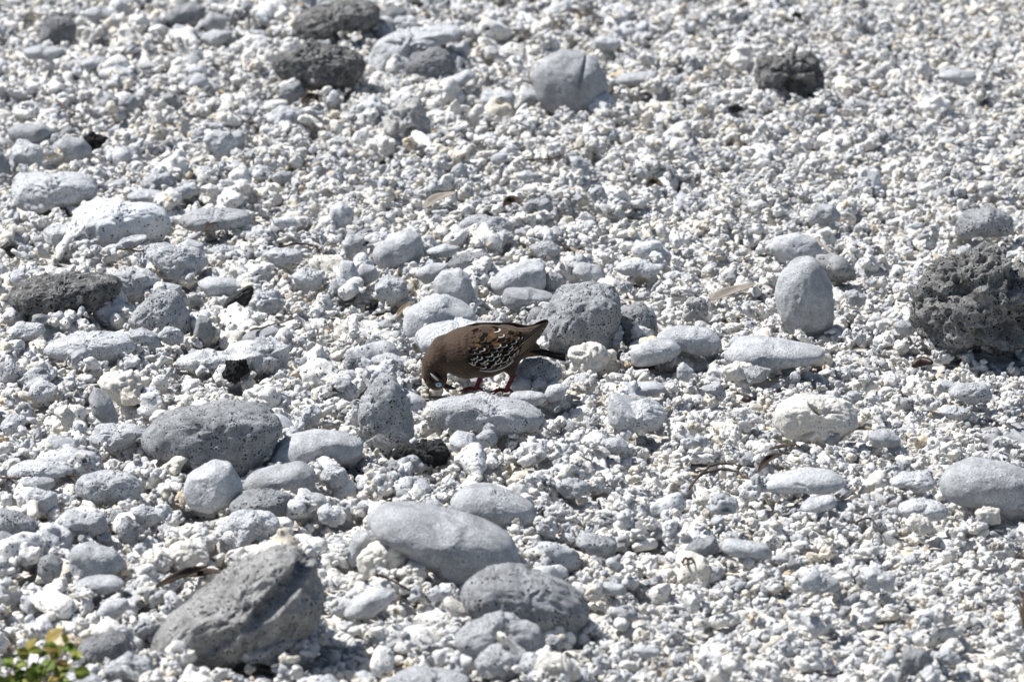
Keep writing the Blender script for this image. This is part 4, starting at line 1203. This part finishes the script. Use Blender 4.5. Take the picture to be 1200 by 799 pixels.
# ------------------------------------------------------------------ the dove
def dove():
    def feather_mat(name, col, scale=900, var=(.7, 1.25), rough=.8):
        return simple_mat(name, col, rough, scale, var, .06, .35)
    # body plumage: brown, with a wine tone on the breast and a paler shoulder
    mb, nt, bs = new_mat('dove_plumage')
    L = nt.links
    tc = N(nt, 'ShaderNodeTexCoord')
    st = N(nt, 'ShaderNodeMapping'); st.inputs['Scale'].default_value = (250, 600, 600); L.new(tc.outputs['Object'], st.inputs[0])
    no = N(nt, 'ShaderNodeTexNoise', Scale=1.0, Detail=5.0, Roughness=.65); L.new(st.outputs[0], no.inputs['Vector'])
    r2 = ramp(nt, [(.3, .72), (.7, 1.25)]); L.new(no.outputs[0], r2.inputs[0])
    n2 = N(nt, 'ShaderNodeTexNoise', Scale=38.0, Detail=2.0); L.new(tc.outputs['Object'], n2.inputs['Vector'])
    rc = ramp(nt, [(.35, (0.034, 0.021, 0.0135)), (.65, (0.062, 0.038, 0.025))]); L.new(n2.outputs[0], rc.inputs[0])
    L.new(mix(nt, rc.outputs[0], r2.outputs[0], 1.0, 'MULTIPLY'), bs.inputs['Base Color'])
    bs.inputs['Roughness'].default_value = .75
    bs.inputs['Sheen Weight'].default_value = .25
    bs.inputs['Sheen Tint'].default_value = (.9, .75, .6, 1)
    # small overlapping body feathers
    st2 = N(nt, 'ShaderNodeMapping'); st2.inputs['Scale'].default_value = (190, 260, 260); L.new(tc.outputs['Object'], st2.inputs[0])
    vf_ = N(nt, 'ShaderNodeTexVoronoi', Scale=1.0, Randomness=.8); L.new(st2.outputs[0], vf_.inputs['Vector'])
    ad = N(nt, 'ShaderNodeMath', operation='MULTIPLY_ADD'); L.new(vf_.outputs['Distance'], ad.inputs[0]); ad.inputs[1].default_value = -1.1; L.new(no.outputs[0], ad.inputs[2])
    bp = N(nt, 'ShaderNodeBump', Strength=.7, Distance=.0011); L.new(ad.outputs[0], bp.inputs['Height']); L.new(bp.outputs[0], bs.inputs['Normal'])
    m_wing = feather_mat('dove_wing_brown', (0.045, 0.026, 0.014))
    m_black = feather_mat('dove_feather_black', (0.008, 0.007, 0.007))
    m_white = feather_mat('dove_feather_white', (0.60, 0.56, 0.50))
    m_tan = feather_mat('dove_feather_tan', (0.12, 0.068, 0.034))
    m_dark = feather_mat('dove_primary_dark', (0.022, 0.017, 0.014))
    m_grey = feather_mat('dove_feather_edge', (0.30, 0.25, 0.20))
    m_leg = simple_mat('dove_leg_red', (0.13, 0.018, 0.024), .5, 500, bump=.3)
    m_blue = simple_mat('dove_eye_ring_blue', (0.34, 0.50, 0.64), .35)
    m_eye = simple_mat('dove_eye_dark', (0.01, 0.008, 0.008), .15, spec=.6)
    m_bill = simple_mat('dove_bill', (0.02, 0.018, 0.02), .4)

    OX, OY = 578.0, 456.0
    p0, t0 = on_plane(OX, OY, 0.004)
    k = t0 / FPX
    root = link('dove', None, loc=p0)
    tag(root, 'brown dove with black-spotted wings bending its head to peck', 'bird')
    KV = 1 / math.cos(PITCH)
    def T(u, v, y=0.0):            # photo pixel + depth in px -> local metres (plane through the feet)
        return np.array([(u - OX) * k, y * k, (OY - v) * k * KV])

    # --- body: one continuous surface from head to rump
    ch = [((511, 442.5, -2), 13.6), ((507, 436, -1), 12.6), ((510, 426, 0), 15), ((523, 414, 0), 20.5), ((545, 413, 0), 29.0), ((570, 411, 0), 29.5), ((592, 406, 0), 24), ((611, 405, 0), 15), ((626, 409, 0), 7.0)]
    def body(g):                   # g in px: u, y, -v
        d = None
        for (a, ra), (b, rb) in zip(ch[:-1], ch[1:]):
            s = cone_sdf(g * np.array([1, 1.06, 1]), (a[0], a[2], -a[1]), (b[0], b[2], -b[1]), ra, rb)
            d = s if d is None else smin(d, s, 4.0)
        for sy in (-1, 1):         # thighs
            a, b = ((598, 428), (600, 436)) if sy < 0 else ((566, 434), (563, 443))
            s = cone_sdf(g, (a[0], sy * 9, -a[1]), (b[0], sy * 9, -b[1]), 9.5, 4.2)
            d = smin(d, s, 5.0)
        d = smin(d, cone_sdf(g * np.array([1, 1.0, 1]), (594, 0, -399), (612, 0, -393.5), 17, 9.0), 4)   # folded wings close over the rump
        d = smin(d, cone_sdf(g, (612, 0, -393.5), (634, 0, -383), 9.0, 3.0), 3)
        # fold of the cheek and small feather unevenness
        d = d + .5 * vnoise(g * .14, 3) + .25 * vnoise(g * .4, 5)
        return d
    V, Q = surface_nets(body, (485, -40, -465), (645, 40, -370), 100)
    Wd = np.stack([(V[:, 0] - OX) * k, V[:, 1] * k, (OY + V[:, 2]) * k * KV], 1)
    link('body', mesh_from('body', Wd, Q), mb, root)

    def surf_y(u, v, side, extra):
        """depth of the body surface on one side at photo pixel (u, v)"""
        ys = np.linspace(0, 40, 81)
        g = np.stack([np.full_like(ys, u), side * ys, np.full_like(ys, -v)], -1)
        d = body(g) - extra
        ins = np.nonzero(d < 0)[0]
        return ys[ins[-1]] if len(ins) else 0.0

    # --- wings: leaf-shaped shells lying on the flanks
    topE = catmull([(539, 393), (548, 385), (566, 380), (592, 380.5), (610, 384), (622, 384), (634, 378), (642.5, 376.5)], 8)
    botE = catmull([(541, 398), (548, 416), (560, 426), (577, 428), (594, 423), (610, 410), (628, 397), (642.5, 378)], 8)
    nn = len(topE); mm = 14
    wing_y = {}
    for side in (-1, 1):
        w = np.zeros((nn, mm + 1)); uv = np.zeros((nn, mm + 1, 2))
        for i in range(nn):
            for j in range(mm + 1):
                q = topE[i] + (botE[i] - topE[i]) * (j / mm)
                uv[i, j] = q
                w[i, j] = max(surf_y(q[0], q[1], -1, 2.0), 0)
        tip = np.clip((uv[..., 0] - 596) / 46, 0, 1)
        prof = 20 * (1 - tip) ** .8 + 5
        w = np.where(uv[..., 0] > 596, np.maximum(w, prof * (.55 + .45 * np.sin(math.pi * np.linspace(.12, .9, mm + 1))[None, :])), np.maximum(w, 5))
        for _ in range(10):
            z = w.copy()
            z[1:-1] = (w[:-2] + 2 * w[1:-1] + w[2:]) / 4
            z[:, 1:-1] = (z[:, :-2] + 2 * z[:, 1:-1] + z[:, 2:]) / 4
            w = z
        w += 1.0 - 3.2 * np.clip(1 - np.arange(nn) / 7.0, 0, 1)[:, None] ** 1.5
        wing_y[side] = (uv, w)
        def wp(fi, fj, lift=0.0, side=side, w=w, uv=uv):
            fi = min(max(fi, 0), nn - 1.001); fj = min(max(fj, 0), mm - .001)
            i, j = int(fi), int(fj); a, b = fi - i, fj - j
            L_ = lambda A_: (A_[i, j] * (1 - a) * (1 - b) + A_[i + 1, j] * a * (1 - b) + A_[i, j + 1] * (1 - a) * b + A_[i + 1, j + 1] * a * b)
            q = L_(uv); y = L_(w)
            return T(q[0], q[1], side * (y + lift))
        V = []; F = []
        for layer in (0, -2.2):
            for i in range(nn):
                for j in range(mm + 1):
                    V.append(T(uv[i, j, 0], uv[i, j, 1], side * (w[i, j] + layer)))
        kk = mm + 1; off = nn * kk
        for i in range(nn - 1):
            for j in range(mm):
                a = i * kk + j
                f = (a, a + kk, a + kk + 1, a + 1)
                g = (a + off, a + 1 + off, a + kk + 1 + off, a + kk + off)
                F += [f, g] if side > 0 else [f[::-1], g[::-1]]
            for e in (0, mm):
                a = i * kk + e; F.append((a, a + kk, a + kk + off, a + off))
        for e in (0, nn - 1):
            for j in range(mm):
                a = e * kk + j; F.append((a, a + 1, a + 1 + off, a + off))
        wme = mesh_from('wing', V, F)
        wme.materials.append(mb); wme.materials.append(m_dark)
        wme.polygons.foreach_set('material_index', [1 if np.mean([(v % off) // kk for v in f]) > 41 else 0 for f in F])
        wing = link('wing', wme, None, root)
        # covert feathers: small overlapping plates with black spots and white fringes
        V = []; F = []; MI = []
        rg = np.random.default_rng(21)
        def plate(fi, fj, ln, wd, rim, core, lift):
            b = len(V)
            rings = [1.0, .70, .45]
            sg = 10
            for rr in rings:
                for s_ in range(sg):
                    a = 2 * math.pi * s_ / sg
                    x = math.cos(a) * rr; y = math.sin(a) * rr * (1 - .18 * math.cos(a))
                    V.append(tuple(wp(fi + x * ln, fj + y * wd, lift + .9 * x - .5 * rr * rr + .8)))
            V.append(tuple(wp(fi, fj, lift + 1.0)))
            for r_ in range(2):
                for s_ in range(sg):
                    s2 = (s_ + 1) % sg
                    F.append((b + r_ * sg + s_, b + r_ * sg + s2, b + (r_ + 1) * sg + s2, b + (r_ + 1) * sg + s_))
                    a = 2 * math.pi * (s_ + .5) / sg
                    front = math.cos(a - .5) > .25
                    MI.append(rim if (r_ == 0 and front) else core)
            for s_ in range(sg):
                F.append((b + 2 * sg + s_, b + 2 * sg + (s_ + 1) % sg, b + 3 * sg)); MI.append(core)
        # material slots: 0 brown 1 black 2 white 3 tan 4 dark 5 grey edge
        for row in range(9):
            fj = 1.0 + row * 1.38
            cnt = 11 if row > 1 else 9
            for c in range(cnt - 1, -1, -1):
                fi = 10 + c * 2.75 + (row % 2) * 1.3 + rg.normal(0, .5)
                lim = 40 - max(0, row - 4) * 1.5
                if fi > lim: continue
                if rg.uniform() < .06: continue
                low = row / 8 + rg.normal(0, .12)
                if low > .45:
                    core, rim = (1 if rg.uniform() < .9 else 3), (2 if rg.uniform() < .6 else 5 if rg.uniform() < .6 else 3)
                elif low > .22:
                    core, rim = (1 if rg.uniform() < .65 else 3), (2 if rg.uniform() < .30 else 3)
                else:
                    core, rim = (1 if rg.uniform() < .5 else 0), (2 if rg.uniform() < .25 else 3)
                if c < 1 and row < 5: core, rim = 0, (0 if rg.uniform() < .7 else 3)
                plate(fi, fj + rg.normal(0, .22), 2.05 * rg.uniform(.75, 1.25), .86 * rg.uniform(.8, 1.25), rim, core, .5 + .05 * (cnt - c))
        cm = mesh_from('covert_feathers', V, F)
        for m_ in (mb, m_black, m_white, m_tan, m_dark, m_grey): cm.materials.append(m_)
        cm.polygons.foreach_set('material_index', MI)
        cf = link('covert_feathers', cm, None, wing); cf['kind'] = 'stuff'
        # white line along the lower edge of the wing
        edge = [wp(fi, mm - .25, .6) for fi in np.linspace(17, 36, 22)]
        link('wing_edge', mesh_from('wing_edge', *tube(edge, [k * (.85 * math.sin(math.pi * (i + 1) / 24) ** .5) for i in range(22)], 8)), m_white, wing)
        # primaries: long dark feathers with pale edges, fanned at the tip
        for q in range(5):
            fj0, fj1 = 4.0 + 1.9 * q, 1.0 + 2.8 * q
            i0, i1 = 37 + .5 * q, 55.5 - 1.6 * q
            vb = []; fb = []; mi = []
            ns = 12
            for s_ in range(ns + 1):
                t_ = s_ / ns
                fi = i0 + (i1 - i0) * t_; fj = fj0 + (fj1 - fj0) * t_
                hw_ = 1.75 * (1 - .35 * t_) * (1 if t_ < .8 else math.sqrt(max(.04, 1 - ((t_ - .8) / .2) ** 2)))
                for w_ in (-1, -.72, 0, .55, 1):
                    vb.append(tuple(wp(fi, fj + w_ * hw_, 1.4 + .45 * (5 - q) - .35 * w_ * w_)))
            for s_ in range(ns):
                for j in range(4):
                    a = s_ * 5 + j
                    fb.append((a, a + 1, a + 6, a + 5)); mi.append(1 if (j == 3 or s_ == ns - 1) else 0)
            pm = mesh_from('primary_feather', vb, fb)
            pm.materials.append(m_dark); pm.materials.append(m_grey)
            pm.polygons.foreach_set('material_index', mi)
            pf = link('primary_feather', pm, None, wing)
            so = pf.modifiers.new('thickness', 'SOLIDIFY'); so.thickness = .0003

    # --- tail: six overlapping dark feathers
    tail = link('tail', None, None, root)
    tb = np.array(T(612, 406)); tail.location = tb
    for q in range(6):
        s_ = (q - 2.5) / 2.5
        vb = []; fb = []
        for i in range(11):
            t_ = i / 10
            u = 612 + 50.5 * t_; v = 405.5 + (417.5 - 405.5) * t_ + .8 * abs(s_)
            y = s_ * (6 + 5.5 * t_)
            hw_ = 4.2 * (1 if t_ < .88 else math.sqrt(max(.1, 1 - ((t_ - .88) / .13) ** 2)))
            for w_ in (-1, 0, 1):
                p = T(u, v - 1.6 * (1 - abs(w_)) + .5 * q * .3 + 1.2 * s_ * s_, y + w_ * hw_)
                vb.append(tuple(p - tb))
        for i in range(10):
            for j in range(2):
                a = i * 3 + j; fb.append((a, a + 1, a + 4, a + 3))
        f = link('tail_feather', mesh_from('tail_feather', vb, fb), m_dark, tail)
        so = f.modifiers.new('thickness', 'SOLIDIFY'); so.thickness = .0011
    # under-tail coverts
    def ut(g):
        return cone_sdf(g * np.array([1, .8, 1]), (608, 0, -410), (640, 0, -414.5), 9, 2.0) + .4 * vnoise(g * .3, 8)
    V, Q = surface_nets(ut, (592, -20, -425), (648, 20, -396), 44)
    link('under_tail', mesh_from('under_tail', np.stack([(V[:, 0] - OX) * k, V[:, 1] * k, (OY + V[:, 2]) * k * KV], 1) - tb, Q), m_tan, tail)

    # --- legs and feet
    for hip, knee, foot, y in (((600, 434), (600.5, 439), (592.5, 456), -9), ((563.5, 441), (562, 447), (557, 459), 7)):
        lg = link('leg', None, None, root)
        f0 = np.array(T(foot[0], foot[1], y)); lg.location = f0
        C = catmull([T(hip[0], hip[1], y) - f0, T(knee[0], knee[1], y) - f0, np.zeros(3)], 6)
        link('shank', mesh_from('shank', *tube(C, [k * (3.6 - 1.1 * i / (len(C) - 1)) for i in range(len(C))], 10)), m_leg, lg)
        for ang, ln in ((2.75, 15), (3.14, 17), (3.55, 15), (.1, 9)):
            d = np.array([math.cos(ang), math.sin(ang), 0])
            C = catmull([np.zeros(3) + (0, 0, .0008), d * ln * k * .5 + (0, 0, .0022), d * ln * k + (0, 0, -.0012)], 5)
            toe = link('toe', mesh_from('toe', *tube(C, [k * (2.0 - .9 * i / (len(C) - 1)) for i in range(len(C))], 8)), m_leg, lg)
            e = C[-1]
            link('claw', mesh_from('claw', *tube([e, e + d * 2 * k + (0, 0, -.0004), e + d * 3.4 * k + (0, 0, -.0016)], [k * 1.0, k * .7, k * .15], 6)), m_bill, toe)

    # --- head: bill tucked back under the breast, blue-ringed eyes, pale cheek stripe
    bl = link('bill', None, None, root); b0 = np.array(T(520, 450, -2)); bl.location = b0
    for nm, dv, r0 in (('upper_mandible', .9, 2.6), ('lower_mandible', -1.4, 1.9)):
        C = catmull([T(517, 449 + dv, -2) - b0, T(525, 452.5 + dv, -2) - b0, T(531, 454.2 + dv * .6, -2) - b0, T(535, 453.5 + dv * .1, -2) - b0], 5)
        link(nm, mesh_from(nm, *tube(C, [k * max(.5, r0 * (1 - .75 * i / (len(C) - 1))) for i in range(len(C))], 10)), m_bill, bl)
    iV, iF = ico(3)
    for side in (-1, 1):
        ys = surf_y(514, 446.5, side, 0)
        e0 = np.array(T(514, 446.5, side * ys))
        ey = link('eye', mesh_from('eye', iV * np.array([1.0, 1.2, .9]) * k + np.array([0, side * .9 * k, 0]), iF), m_eye, root, loc=e0)
        ring = iV * np.array([4.1, 1.5, 3.0])
        th_ = math.radians(-18)
        ring = np.stack([ring[:, 0] * math.cos(th_) - ring[:, 2] * math.sin(th_), ring[:, 1], ring[:, 0] * math.sin(th_) + ring[:, 2] * math.cos(th_)], 1)
        link('eye_ring', mesh_from('eye_ring', ring * k, iF), m_blue, ey)
        for nm, pts, rad, mt in (('cheek_stripe', [(505, 433.5), (508, 436.5), (511.5, 439.5), (514.5, 442)], 1.7, m_white),
                                 ('cheek_line', [(508, 430.5), (511.5, 434), (515, 437.5), (518.5, 441)], 1.5, m_black),
                                 ('cheek_line', [(502, 437), (505, 440), (508, 442.8), (510.5, 445)], 1.0, m_black)):
            C = catmull([T(a, b, side * (surf_y(a, b, side, 0) - .3)) for a, b in pts], 5)
            n_ = len(C)
            link(nm, mesh_from(nm, *tube(C, [k * rad * (.35 + .65 * math.sin(math.pi * (i + .5) / n_)) for i in range(n_)], 8)), mt, root)
dove()
